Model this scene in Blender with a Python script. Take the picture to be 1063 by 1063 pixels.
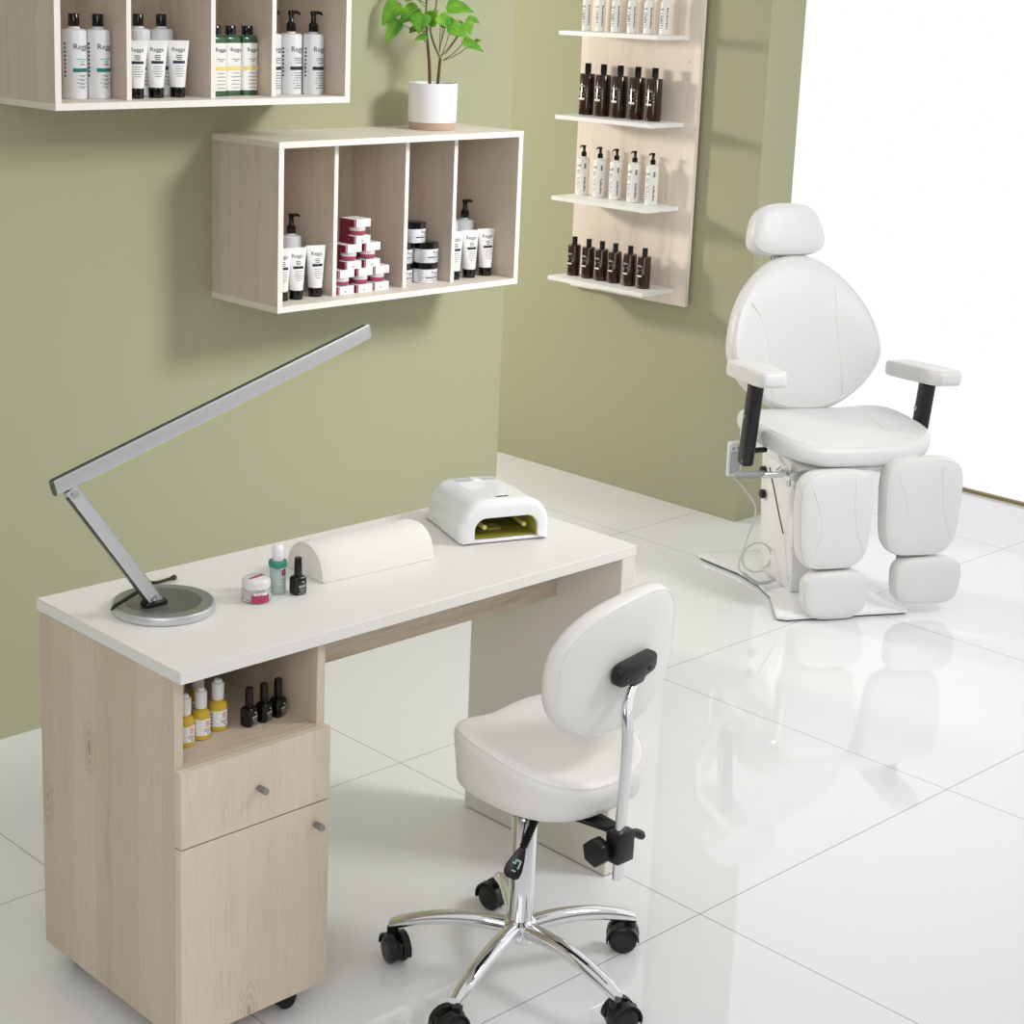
import bpy, bmesh, math, random
from mathutils import Vector, Matrix
random.seed(7)
PI = math.pi
for o in list(bpy.data.objects): bpy.data.objects.remove(o)
SC = bpy.context.scene
COL = SC.collection

# ------------------------------------------------------------------ camera
cam_d = bpy.data.cameras.new('camera'); cam = bpy.data.objects.new('camera', cam_d); COL.objects.link(cam)
YAW, PITCH, ROLL, FPX, PPX, PPY = 0.742336522, 0.232057866, 0.0299895168, 1850.44246, 435.573363, 419.808634
fw = Vector((math.sin(YAW)*math.cos(PITCH), math.cos(YAW)*math.cos(PITCH), -math.sin(PITCH)))
rt = Vector((math.cos(YAW), -math.sin(YAW), 0)); up = rt.cross(fw)
rt, up = rt*math.cos(ROLL)+up*math.sin(ROLL), up*math.cos(ROLL)-rt*math.sin(ROLL)
M = Matrix(((rt.x, up.x, -fw.x, -2.61613373), (rt.y, up.y, -fw.y, -3.76154880), (rt.z, up.z, -fw.z, 1.88136692), (0, 0, 0, 1)))
cam.matrix_world = M
cam_d.sensor_width = 36; cam_d.lens = FPX/1063*36
cam_d.shift_x = (531.5-PPX)/1063; cam_d.shift_y = (PPY-531.5)/1063
cam_d.clip_start = 0.05
SC.camera = cam

# ------------------------------------------------------------------ world, lights, exposure
w = bpy.data.worlds.new('studio_world'); SC.world = w; w.use_nodes = True
def build_world():
    nt = w.node_tree; bg = nt.nodes['Background']
    tc = nt.nodes.new('ShaderNodeTexCoord'); sp = nt.nodes.new('ShaderNodeSeparateXYZ'); rp = nt.nodes.new('ShaderNodeValToRGB')
    nt.links.new(tc.outputs['Generated'], sp.inputs[0]); nt.links.new(sp.outputs['Z'], rp.inputs['Fac'])
    e = rp.color_ramp.elements
    e[0].position = 0.05; e[0].color = (.22, .22, .225, 1); e[1].position = .55; e[1].color = (1.0, .995, .99, 1)
    nt.links.new(rp.outputs['Color'], bg.inputs[0]); bg.inputs[1].default_value = .76
build_world()
def area(name, loc, target, size, power, color=(1, 1, 1), size_y=None):
    d = bpy.data.lights.new(name, 'AREA'); d.energy = power; d.color = color
    d.shape = 'RECTANGLE'; d.size = size; d.size_y = size_y or size
    o = bpy.data.objects.new(name, d); COL.objects.link(o); o.location = loc
    o.rotation_euler = (Vector(target)-Vector(loc)).to_track_quat('-Z', 'Y').to_euler()
    return o
k_ = area('key_softbox', (1.75, -3.3, 3.0), (0.65, -0.1, 1.0), 0.8, 22.5, (1, 0.99, 0.97)); k_.data.spread = math.radians(86)
area('fill_softbox', (-3.3, -4.1, 2.5), (0.4, -0.3, 1.1), 2.0, 40, (1, 0.99, 0.98))
area('rear_softbox', (0.75, 2.95, 1.85), (2.46, 0.5, 1.15), 0.32, 58, (1, 0.94, 0.80))
SC.view_settings.view_transform = 'Standard'; SC.view_settings.look = 'None'
SC.view_settings.exposure = 0.0; SC.view_settings.gamma = 1.0
try: SC.view_settings.use_curve_mapping = False
except Exception: pass

# ------------------------------------------------------------------ materials
def s2l(c):
    return tuple((x/12.92 if x <= .04045 else ((x+.055)/1.055)**2.4) for x in c)
def rgb(r, g, b): return s2l((r/255, g/255, b/255))+(1,)
MATS = {}
def mat(name, col, rough=.5, metal=0, spec=.5, coat=0, emit=None, es=0, trans=0, ior=1.45):
    if name in MATS: return MATS[name]
    m = bpy.data.materials.new(name); m.use_nodes = True
    b = m.node_tree.nodes['Principled BSDF']
    b.inputs['Base Color'].default_value = col; b.inputs['Roughness'].default_value = rough
    b.inputs['Metallic'].default_value = metal; b.inputs['Specular IOR Level'].default_value = spec
    b.inputs['Coat Weight'].default_value = coat; b.inputs['Transmission Weight'].default_value = trans
    b.inputs['IOR'].default_value = ior
    if emit: b.inputs['Emission Color'].default_value = emit; b.inputs['Emission Strength'].default_value = es
    MATS[name] = m
    return m
def noise_bump(m, scale, strength, dist=.002, detail=3):
    nt = m.node_tree; b = nt.nodes['Principled BSDF']
    tc = nt.nodes.new('ShaderNodeTexCoord'); n = nt.nodes.new('ShaderNodeTexNoise'); bp = nt.nodes.new('ShaderNodeBump')
    n.inputs['Scale'].default_value = scale; n.inputs['Detail'].default_value = detail
    bp.inputs['Strength'].default_value = strength; bp.inputs['Distance'].default_value = dist
    nt.links.new(tc.outputs['Object'], n.inputs['Vector']); nt.links.new(n.outputs['Fac'], bp.inputs['Height'])
    nt.links.new(bp.outputs['Normal'], b.inputs['Normal'])
    return m
def wood(name, light, mid, dark, axis='z', knots=True, seed=0.0, contrast=1.0):
    """veneer: planks of slightly different tone, fine vertical pores, wavy cathedral bands and a few knots"""
    m = bpy.data.materials.new(name); m.use_nodes = True
    nt = m.node_tree; N = nt.nodes; L = nt.links; b = N['Principled BSDF']
    b.inputs['Roughness'].default_value = .55; b.inputs['Specular IOR Level'].default_value = .25
    tc = N.new('ShaderNodeTexCoord'); sp = N.new('ShaderNodeSeparateXYZ'); L.new(tc.outputs['Object'], sp.inputs[0])
    def math_(op, a, c=None):
        n = N.new('ShaderNodeMath'); n.operation = op
        for i, q in enumerate((a, c)):
            if q is None: continue
            if isinstance(q, (int, float)): n.inputs[i].default_value = q
            else: L.new(q, n.inputs[i])
        return n.outputs[0]
    ax = {'z': ('X', 'Y', 'Z'), 'x': ('Y', 'Z', 'X')}[axis]
    u = math_('ADD', math_('ADD', sp.outputs[ax[0]], sp.outputs[ax[1]]), seed); v = sp.outputs[ax[2]]
    wv = N.new('ShaderNodeCombineXYZ'); L.new(u, wv.inputs[0]); L.new(v, wv.inputs[1])
    def noise(su, sv, det=3, rough=.6, dist=0):
        mp = N.new('ShaderNodeMapping'); mp.inputs['Scale'].default_value = (su, sv, 1); mp.inputs['Location'].default_value = (seed*3, seed, 0)
        L.new(wv.outputs[0], mp.inputs['Vector']); n = N.new('ShaderNodeTexNoise'); n.inputs['Scale'].default_value = 1
        n.inputs['Detail'].default_value = det; n.inputs['Roughness'].default_value = rough; n.inputs['Distortion'].default_value = dist
        L.new(mp.outputs['Vector'], n.inputs['Vector']); return n.outputs['Fac']
    def ramp(f, p0, p1, c0=0., c1=1.):
        n = N.new('ShaderNodeMapRange'); n.inputs['From Min'].default_value = p0; n.inputs['From Max'].default_value = p1
        n.inputs['To Min'].default_value = c0; n.inputs['To Max'].default_value = c1; L.new(f, n.inputs['Value']); return n.outputs['Result']
    def mix(fac, c1, c2):
        n = N.new('ShaderNodeMixRGB'); L.new(fac, n.inputs['Fac'])
        for i, c in (('Color1', c1), ('Color2', c2)):
            if isinstance(c, tuple): n.inputs[i].default_value = c
            else: L.new(c, n.inputs[i])
        return n.outputs['Color']
    wob = math_('ADD', u, math_('MULTIPLY', noise(3, 1.2, 2), .02))
    pl = math_('FLOOR', math_('DIVIDE', wob, .072)); wn = N.new('ShaderNodeTexWhiteNoise'); wn.noise_dimensions = '1D'; L.new(pl, wn.inputs['W'])
    tone = math_('ADD', math_('MULTIPLY', wn.outputs['Value'], .62), math_('MULTIPLY', noise(14, .9, 2), .38))
    col = mix(tone, light, mid)
    # cathedral bands
    warp = math_('ADD', math_('MULTIPLY', u, 70.), math_('MULTIPLY', noise(11, 1.7, 3, .55), 22.))
    band = math_('POWER', math_('MULTIPLY', math_('ADD', math_('SINE', warp), 1.), .5), 3.)
    patch = ramp(noise(7, .8, 2), .48, .66)
    col = mix(math_('MULTIPLY', math_('MULTIPLY', band, patch), .34*contrast), col, dark)
    pores = ramp(noise(330, 9, 4, .7, .2), .54, .72)
    col = mix(math_('MULTIPLY', pores, .42*contrast), col, dark)
    if knots:
        mp = N.new('ShaderNodeMapping'); mp.inputs['Scale'].default_value = (6.5, 2.2, 1); mp.inputs['Location'].default_value = (seed*2, seed*5, 0)
        L.new(wv.outputs[0], mp.inputs['Vector']); vo = N.new('ShaderNodeTexVoronoi'); vo.inputs['Scale'].default_value = 1
        L.new(mp.outputs['Vector'], vo.inputs['Vector'])
        d = math_('ADD', vo.outputs['Distance'], math_('MULTIPLY', noise(40, 16, 2), .05))
        ringk = math_('MULTIPLY', math_('ADD', math_('SINE', math_('MULTIPLY', d, 150.)), 1.), .5)
        col = mix(math_('MULTIPLY', math_('MULTIPLY', ringk, ramp(d, .20, .07)), .5*contrast), col, dark)
        col = mix(ramp(d, .065, .04, 0., .7*contrast), col, dark)
    L.new(col, b.inputs['Base Color'])
    bp = N.new('ShaderNodeBump'); bp.inputs['Strength'].default_value = .15; bp.inputs['Distance'].default_value = .0006
    L.new(pores, bp.inputs['Height']); L.new(bp.outputs['Normal'], b.inputs['Normal'])
    return m
W_DESK = wood('ash_wood', rgb(214, 200, 181), rgb(200, 185, 165), rgb(150, 131, 110), 'z')
W_DESKX = wood('ash_wood_crossgrain', rgb(214, 200, 181), rgb(198, 182, 160), rgb(138, 118, 98), 'x', False, contrast=1.5)
W_DRAWER = wood('ash_wood_fronts', rgb(222, 210, 192), rgb(205, 191, 172), rgb(156, 138, 117), 'z', seed=3.3)
W_SHELF = wood('grey_ash_wood', rgb(216, 203, 189), rgb(204, 191, 176), rgb(156, 140, 125), 'z', seed=1.4, contrast=.8)
W_PANEL = wood('pale_ash_wood', rgb(242, 231, 219), rgb(231, 218, 205), rgb(182, 167, 153), 'z', seed=5.1, contrast=.8)
EDGE = mat('white_edge_band', rgb(238, 234, 226), .5)
BOARD = mat('cream_board', rgb(226, 221, 207), .45)
TOPW = mat('white_desk_laminate', rgb(232, 230, 225), .42)
LEGW = mat('off_white_laminate', rgb(226, 222, 212), .4)
LEATHER = noise_bump(mat('white_leather', rgb(235, 233, 229), .38, spec=.45), 420, .06)
LEATHERC = noise_bump(mat('bright_white_leather', rgb(222, 222, 222), .36, spec=.4), 420, .04)
SEAM = mat('stitched_seam', rgb(232, 230, 226), .5)
CHROME = mat('chrome', (.80, .80, .81, 1), .06, 1)
STEEL = mat('brushed_steel', (.62, .62, .63, 1), .3, 1)
ALU = mat('satin_aluminium', rgb(205, 206, 208), .36, .55)
ALUD = mat('dark_aluminium', rgb(92, 92, 86), .35, .6)
GREYM = mat('gunmetal', rgb(120, 120, 114), .3, .7)
BLACK = mat('black_plastic', rgb(20, 20, 21), .35)
RUBBER = mat('black_rubber', rgb(16, 16, 17), .6)
GLOSSB = mat('black_gloss', rgb(9, 8, 9), .12, spec=.6)
WPLAST = mat('white_plastic', rgb(240, 240, 240), .25)
WGLOSS = mat('glossy_white_shell', rgb(240, 241, 243), .15, coat=.4)
GREYP = mat('grey_plastic', rgb(150, 150, 152), .45)
LGREY = mat('light_grey_print', rgb(178, 180, 184), .5)
INK = mat('black_ink', rgb(38, 38, 42), .6)
INKG = mat('grey_ink', rgb(120, 122, 126), .6)
WINK = mat('white_ink', rgb(228, 226, 220), .6)
TEAL = mat('teal_ink', rgb(28, 112, 104), .5)
CYAN = mat('pale_teal_ink', rgb(86, 170, 180), .5)
NAVY = mat('navy_ink', rgb(26, 30, 52), .5)
YELLOW = mat('yellow_ink', rgb(236, 200, 74), .5)
ORANGE = mat('orange_ink', rgb(214, 122, 78), .5)
BOTW = mat('white_bottle', rgb(226, 228, 231), .3)
TUBEW = mat('white_tube', rgb(240, 240, 239), .25)
LABELW = mat('white_label', rgb(238, 238, 234), .5)
GREEN = mat('green_glass', rgb(52, 88, 58), .12, coat=.5)
AMBER = mat('dark_amber_glass', rgb(50, 25, 14), .12, coat=.4)
OIL = mat('golden_oil', rgb(226, 192, 66), .08, trans=.15, ior=1.25, coat=.3)
AQUA = mat('aqua_glass', rgb(226, 240, 236), .05, trans=.6, ior=1.2)
AQUAR = mat('green_glass_ring', rgb(70, 166, 146), .08, trans=.35)
CLEAR = mat('clear_glass', rgb(236, 240, 240), .04, trans=.8, ior=1.3)
PINK = mat('raspberry_ink', rgb(172, 62, 96), .5)
MAROON = mat('maroon_card', rgb(112, 16, 42), .5)
CARD = mat('white_card', rgb(242, 240, 240), .5)
POT = mat('white_ceramic', rgb(236, 236, 240), .4)
CLAY = mat('bare_clay', rgb(188, 158, 140), .8)
SOIL = noise_bump(mat('soil', rgb(66, 52, 42), .95), 200, .6)
BARK = mat('bark', rgb(98, 76, 56), .8)
STEM = mat('green_stem', rgb(112, 128, 74), .6)
OLIVEIN = mat('olive_reflector', rgb(186, 182, 92), .25, 0)
OLIVED = mat('dark_olive_plastic', rgb(150, 150, 62), .2)
BULB = mat('uv_tube_glass', rgb(196, 184, 110), .2)
TOWEL = noise_bump(mat('terry_towel', rgb(244, 242, 237), .95, spec=.1), 520, .8, .003)
GREENLOGO = mat('pale_green_print', rgb(170, 214, 196), .5)
TRIM = mat('brass_trim', rgb(158, 144, 106), .5)
leafm = mat('leaf_green', rgb(92, 150, 40), .4, spec=.4)
def _leaf():
    nt = leafm.node_tree; b = nt.nodes['Principled BSDF']
    tc = nt.nodes.new('ShaderNodeTexCoord'); n = nt.nodes.new('ShaderNodeTexNoise'); n.inputs['Scale'].default_value = 18
    r = nt.nodes.new('ShaderNodeValToRGB'); r.color_ramp.elements[0].position = .35; r.color_ramp.elements[1].position = .68
    r.color_ramp.elements[0].color = rgb(70, 138, 30); r.color_ramp.elements[1].color = rgb(126, 184, 52)
    nt.links.new(tc.outputs['Object'], n.inputs['Vector']); nt.links.new(n.outputs['Fac'], r.inputs['Fac'])
    nt.links.new(r.outputs['Color'], b.inputs['Base Color'])
_leaf()
VEIN = mat('leaf_vein', rgb(150, 196, 86), .5)

def paint(name, c):
    m = mat(name, c, .75, spec=.2)
    nt = m.node_tree; b = nt.nodes['Principled BSDF']
    tc = nt.nodes.new('ShaderNodeTexCoord'); n = nt.nodes.new('ShaderNodeTexNoise'); n.inputs['Scale'].default_value = 120; n.inputs['Detail'].default_value = 4
    bp = nt.nodes.new('ShaderNodeBump'); bp.inputs['Strength'].default_value = .06; bp.inputs['Distance'].default_value = .002
    nt.links.new(tc.outputs['Object'], n.inputs['Vector']); nt.links.new(n.outputs['Fac'], bp.inputs['Height']); nt.links.new(bp.outputs['Normal'], b.inputs['Normal'])
    return m
WALLG = paint('olive_green_paint', rgb(168, 168, 138))

def floor_mat():
    m = mat('white_gloss_tile', rgb(232, 232, 230), .018, spec=1.0)
    nt = m.node_tree; N = nt.nodes; L = nt.links; b = N['Principled BSDF']
    tc = N.new('ShaderNodeTexCoord'); sp = N.new('ShaderNodeSeparateXYZ'); L.new(tc.outputs['Object'], sp.inputs[0])
    def line(out, off):
        a = N.new('ShaderNodeMath'); a.operation = 'SUBTRACT'; a.inputs[1].default_value = off; L.new(sp.outputs[out], a.inputs[0])
        d = N.new('ShaderNodeMath'); d.operation = 'DIVIDE'; d.inputs[1].default_value = .9483; L.new(a.outputs[0], d.inputs[0])
        f = N.new('ShaderNodeMath'); f.operation = 'FRACT'; L.new(d.outputs[0], f.inputs[0])
        s = N.new('ShaderNodeMath'); s.operation = 'SUBTRACT'; s.inputs[1].default_value = .5; L.new(f.outputs[0], s.inputs[0])
        ab = N.new('ShaderNodeMath'); ab.operation = 'ABSOLUTE'; L.new(s.outputs[0], ab.inputs[0])
        g = N.new('ShaderNodeMath'); g.operation = 'GREATER_THAN'; g.inputs[1].default_value = .5-.00115; L.new(ab.outputs[0], g.inputs[0])
        return g
    mx = N.new('ShaderNodeMath'); mx.operation = 'MAXIMUM'
    L.new(line('X', .1354).outputs[0], mx.inputs[0]); L.new(line('Y', -1.6781).outputs[0], mx.inputs[1])
    mc = N.new('ShaderNodeMixRGB'); mc.inputs['Color1'].default_value = rgb(231, 232, 234); mc.inputs['Color2'].default_value = rgb(140, 140, 138)
    L.new(mx.outputs[0], mc.inputs['Fac']); L.new(mc.outputs['Color'], b.inputs['Base Color'])
    return m
FLOOR = floor_mat()
def window_mat():
    m = mat('backlit_frosted_pane', rgb(240, 240, 240), .12, spec=.5, emit=(1, 1, 1, 1), es=.9)
    nt = m.node_tree; b = nt.nodes['Principled BSDF']
    b.inputs['Base Color'].default_value = (.05, .05, .05, 1)
    tc = nt.nodes.new('ShaderNodeTexCoord'); n = nt.nodes.new('ShaderNodeTexNoise'); n.inputs['Scale'].default_value = 45; n.inputs['Detail'].default_value = 8
    mp = nt.nodes.new('ShaderNodeMapRange'); mp.inputs['From Min'].default_value = .3; mp.inputs['From Max'].default_value = .7
    mp.inputs['To Min'].default_value = .93; mp.inputs['To Max'].default_value = 1.09
    nt.links.new(tc.outputs['Object'], n.inputs['Vector']); nt.links.new(n.outputs['Fac'], mp.inputs['Value'])
    nt.links.new(mp.outputs['Result'], b.inputs['Emission Strength'])
    return m
PANE = window_mat()

# ------------------------------------------------------------------ mesh builder
class MB:
    def __init__(s): s.v = []; s.f = []; s.mi = []
    def add(s, verts, faces, mi=0):
        o = len(s.v); s.v += [tuple(p) for p in verts]
        for k, f in enumerate(faces):
            s.f.append([i+o for i in f]); s.mi.append(mi[k] if isinstance(mi, list) else mi)
        return s
    def bm(s, bm, mi=0, mtx=None):
        bm.verts.index_update()
        vs = [(mtx @ v.co if mtx else v.co) for v in bm.verts]
        s.add(vs, [[v.index for v in f.verts] for f in bm.faces], mi); bm.free(); return s
    def box(s, x0, x1, y0, y1, z0, z1, mi=0, b=0, seg=2, mtx=None, faces=None):
        if faces:   # material per face, sharp box: keys -x +x -y +y -z +z
            V = [(x0, y0, z0), (x1, y0, z0), (x1, y1, z0), (x0, y1, z0), (x0, y0, z1), (x1, y0, z1), (x1, y1, z1), (x0, y1, z1)]
            F = {'-z': [3, 2, 1, 0], '+z': [4, 5, 6, 7], '-y': [0, 1, 5, 4], '+x': [1, 2, 6, 5], '+y': [2, 3, 7, 6], '-x': [3, 0, 4, 7]}
            return s.add(V, list(F.values()), [faces.get(k, mi) for k in F])
        bm = bmesh.new(); bmesh.ops.create_cube(bm, size=1)
        for v in bm.verts:
            v.co = Vector(((x0+x1)/2+v.co.x*(x1-x0), (y0+y1)/2+v.co.y*(y1-y0), (z0+z1)/2+v.co.z*(z1-z0)))
        if b: bmesh.ops.bevel(bm, geom=bm.edges[:], offset=b, segments=seg, profile=.5, affect='EDGES')
        return s.bm(bm, mi, mtx)
    def rings(s, rings, mi=0, cap0=True, cap1=True, closed=True):
        n = len(rings[0]); V = [p for r in rings for p in r]; F = []
        for i in range(len(rings)-1):
            for j in range(n if closed else n-1):
                k = (j+1) % n
                F.append([i*n+j, i*n+k, (i+1)*n+k, (i+1)*n+j])
        if cap0: F.append(list(range(n))[::-1])
        if cap1: F.append([(len(rings)-1)*n+j for j in range(n)])
        return s.add(V, F, mi)
    def lathe(s, prof, n=28, mi=0, c=(0, 0, 0), cap0=True, cap1=True, mtx=None):
        R = []
        for r, z in prof:
            ring = [Vector((c[0]+r*math.cos(2*PI*j/n), c[1]+r*math.sin(2*PI*j/n), c[2]+z)) for j in range(n)]
            R.append([mtx @ p for p in ring] if mtx else ring)
        return s.rings(R, mi, cap0, cap1)
    def cyl(s, p, q, r, n=20, mi=0, r2=None):
        return s.tube([p, q], [r, r if r2 is None else r2], n, mi)
    def tube(s, pts, rad, n=12, mi=0, closed=False, flat=1.0, upv=None):
        pts = [Vector(p) for p in pts]
        if not isinstance(rad, (list, tuple)): rad = [rad]*len(pts)
        R = []; N = len(pts); pu = None
        for i, p in enumerate(pts):
            a = pts[i-1] if (i > 0 or closed) else p; c = pts[(i+1) % N] if (i < N-1 or closed) else p
            t = (c-a).normalized()
            if pu is None:
                ref = Vector(upv) if upv else (Vector((0, 0, 1)) if abs(t.z) < .9 else Vector((0, 1, 0)))
                u = (ref-t*ref.dot(t)).normalized()
            else:
                ref = Vector(upv) if upv else pu
                u = (ref-t*ref.dot(t)).normalized()
            pu = u; b = t.cross(u)
            R.append([p+(b*math.cos(2*PI*j/n)*rad[i]*flat+u*math.sin(2*PI*j/n)*rad[i]) for j in range(n)])
        if closed:
            R.append(R[0]); return s.rings(R, mi, False, False)
        return s.rings(R, mi)
    def prism(s, poly, p0, ux, uy, un, depth, mi=0, b=0):
        """closed polygon in (ux,uy) plane at p0, extruded along un"""
        bm = bmesh.new(); p0, ux, uy, un = map(Vector, (p0, ux, uy, un))
        vs = [bm.verts.new(p0+ux*a+uy*c) for a, c in poly]
        f = bm.faces.new(vs); r = bmesh.ops.extrude_face_region(bm, geom=[f])
        for e in r['geom']:
            if isinstance(e, bmesh.types.BMVert): e.co += un*depth
        bmesh.ops.recalc_face_normals(bm, faces=bm.faces[:])
        if b: bmesh.ops.bevel(bm, geom=bm.edges[:], offset=b, segments=2, profile=.5, affect='EDGES')
        return s.bm(bm, mi)
    def build(s, name, mats, parent=None, loc=None, rot=None, smooth=40, fix=True):
        me = bpy.data.meshes.new(name); me.from_pydata(s.v, [], s.f)
        mats = mats if isinstance(mats, (list, tuple)) else [mats]
        for m in mats: me.materials.append(m)
        me.polygons.foreach_set('material_index', s.mi)
        if fix:
            bm = bmesh.new(); bm.from_mesh(me); bmesh.ops.recalc_face_normals(bm, faces=bm.faces[:]); bm.to_mesh(me); bm.free()
        if smooth:
            me.polygons.foreach_set('use_smooth', [True]*len(me.polygons)); me.set_sharp_from_angle(angle=math.radians(smooth))
        me.update()
        o = bpy.data.objects.new(name, me); COL.objects.link(o)
        if parent: o.parent = parent
        if loc: o.location = loc
        if rot: o.rotation_euler = rot
        return o
def tag(o, label, cat, group=None):
    o['label'] = label; o['category'] = cat
    if group: o['group'] = group
    return o
def thing(name, label, cat, loc=(0, 0, 0), rotz=0, group=None):
    o = bpy.data.objects.new(name, None); COL.objects.link(o); o.empty_display_size = .05
    o.location = loc; o.rotation_euler = (0, 0, rotz)
    return tag(o, label, cat, group)
def struct(name, mb, m, smooth=0):
    o = mb.build(name, m, smooth=smooth); o['kind'] = 'structure'; return o
def kids(o): return [c for c in bpy.data.objects if c.parent == o]
def copy_thing(root, loc, rotz, label, group=None):
    r = root.copy(); COL.objects.link(r); r.location = loc; r.rotation_euler = (0, 0, rotz); r['label'] = label
    if group: r['group'] = group
    for ch in kids(root):
        c = ch.copy(); COL.objects.link(c); c.parent = r
        for g in kids(ch):
            d = g.copy(); COL.objects.link(d); d.parent = c
    return r
def sell(a, b, n, k, ph=0):
    out = []
    for i in range(k):
        t = 2*PI*i/k+ph; c, s_ = math.cos(t), math.sin(t)
        out.append((a*math.copysign(abs(c)**(2/n), c), b*math.copysign(abs(s_)**(2/n), s_)))
    return out
_tx = {}
def text2d(body, size):
    """font outline as flat mesh data centred on the origin"""
    if (body, size) in _tx: return _tx[(body, size)]
    cu = bpy.data.curves.new('lettering', 'FONT'); cu.body = body; cu.size = size; cu.align_x = 'CENTER'; cu.align_y = 'CENTER'; cu.resolution_u = 2
    ob = bpy.data.objects.new('lettering', cu); COL.objects.link(ob)
    me = bpy.data.meshes.new_from_object(ob)
    V = [(v.co.x, v.co.y) for v in me.vertices]; F = [list(p.vertices) for p in me.polygons]
    bpy.data.objects.remove(ob); bpy.data.curves.remove(cu); bpy.data.meshes.remove(me)
    _tx[(body, size)] = (V, F); return V, F
class Print:
    """ink on a curved or flat surface: fn(u, v) -> point, u to the reader's right, v up"""
    def __init__(s, fn): s.fn = fn; s.mb = MB()
    def text(s, body, size, u, v, mi=0):
        V, F = text2d(body, size); s.mb.add([s.fn(u+a, v+b) for a, b in V], F, mi); return s
    def rect(s, u0, u1, v0, v1, mi=0, n=8):
        P = [s.fn(u0+(u1-u0)*i/n, v) for i in range(n+1) for v in (v0, v1)]
        s.mb.add(P, [[2*i, 2*i+2, 2*i+3, 2*i+1] for i in range(n)], mi); return s
    def lines(s, u, v, widths, pitch, th, mi=0, left=False):
        for k, wd in enumerate(widths):
            a = u if left else u-wd/2
            s.rect(a, a+wd, v-k*pitch-th/2, v-k*pitch+th/2, mi, 3)
        return s
    def build(s, name, mats, parent): return s.mb.build(name, mats, parent, smooth=0, fix=False)
def on_cyl(r, off=.0004):
    return lambda u, v: ((r+off)*math.sin(u/r), -(r+off)*math.cos(u/r), v)
def on_flat(y): return lambda u, v: (u, y, v)

# ------------------------------------------------------------------ the room
struct('floor', MB().box(-5, 4.2, -6, 5, -.1, 0), FLOOR)
struct('wall_left', MB().box(-5, 1.166, 0, .1, 0, 3.0), WALLG)
struct('wall_right', MB().box(2.463, 2.656, .054, 5, 0, 3.0), WALLG)
struct('window_1', MB().box(3.552, 3.59, -6, 5, .012, 3.0), PANE)
struct('trim_1', MB().box(3.535, 3.6, -6, 5, 0, .012), TRIM)

# ------------------------------------------------------------------ the manicure desk
desk = thing('manicure_desk', 'long white-topped manicure desk with pale ash drawer cabinet and white end panel', 'desk', (-1.0146, -1.4461, 0))
dx, dy = 1.0146, 1.4461
def D(x0, x1, y0, y1): return x0+dx, x1+dx, y0+dy, y1+dy
MB().box(*D(-1.0146, .1376, -1.4461, -.980), .7267, .75, b=.0012, seg=1).build('tabletop', TOPW, desk)
CX0, CX1, CB, CF, CZ = -1.0125, -.684, -.985, -1.424, .049
MB().box(*D(CX0, CX0+.018, CF, CB), CZ, .7265, b=.0006, seg=1).build('side_panel', W_DESK, desk)
MB().box(*D(CX1-.018, CX1, CF, CB), CZ, .7265, b=.0006, seg=1).build('side_panel', W_DESK, desk)
MB().box(*D(CX0+.0185, CX1-.0185, CB-.016, CB), CZ, .7265).build('back_panel', W_DESK, desk)
MB().box(*D(CX0+.0185, CX1-.0185, CF+.001, CB-.017), .549, .567, b=.0006, seg=1).build('shelf', W_DESKX, desk)
MB().box(*D(CX0+.0185, CX1-.0185, CF+.001, CB-.017), CZ, CZ+.018).build('bottom_panel', W_DESKX, desk)
def knob(parent, x, z, y):
    mb = MB(); mb.lathe([(.0045, 0), (.0045, .003), (.0062, .004), (.0066, .017), (.0066, .0225), (.006, .0232)], 18,
                        mtx=Matrix.Translation((x+dx, y+dy, z)) @ Matrix.Rotation(PI/2, 4, 'X'))
    k = mb.build('knob', mat('brushed_knob', rgb(150, 146, 150), .3, .8), parent); k['label'] = 'small brushed metal knob'
dr = MB().box(*D(CX0-.0005, CX1, -1.4435, CF-.001), .4235, .5645, b=.001, seg=1).build('drawer', W_DRAWER, desk)
knob(dr, -.848, .4925, -1.4437)
dd = MB().box(*D(CX0-.0005, CX1, -1.4435, CF-.001), CZ+.0, .4205, b=.001, seg=1).build('door', W_DRAWER, desk)
knob(dd, -.7185, .382, -1.4437)
MB().box(*D(.0964, .1366, -1.4445, -1.0021), .003, .7265, b=.0008, seg=1).build('end_panel', LEGW, desk)
MB().box(*D(-.6835, .096, -1.262, -1.2455), .596, .7265, b=.0006, seg=1).build('modesty_rail', W_DESKX, desk)
sc_ = MB(); sc_.lathe([(.008, 0), (.008, .002), (.0055, .003), (.005, .0015), (.002, .0012)], 18, mtx=Matrix.Translation((.0962+dx, -1.385+dy, .712)) @ Matrix.Rotation(-PI/2, 4, 'Y'))
sc_.build('screw', mat('bronze_screw', rgb(110, 98, 88), .4, .8), desk)
for cx, cy in ((-.743, -1.40), (-.955, -1.37), (-.743, -1.03), (-.955, -1.03)):
    mb = MB()
    for s in (-1, 1):
        mb.lathe([(.014, -.005), (.0195, -.004), (.0215, 0), (.0195, .004), (.014, .005)], 22, mtx=Matrix.Translation((cx+dx-.006, cy+dy+s*.008, .0216)) @ Matrix.Rotation(PI/2, 4, 'X'))
    mb.box(cx+dx-.004, cx+dx+.004, cy+dy-.012, cy+dy+.012, .02, .0455, b=.002, seg=1)
    mb.box(cx+dx-.016, cx+dx+.016, cy+dy-.016, cy+dy+.016, .0455, .049, b=.0008, seg=1)
    mb.build('castor', RUBBER, desk)
g = MB(); P = sell(.034, .034, 2, 40)
gx, gy = -.778+dx, -1.046+dy
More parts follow.
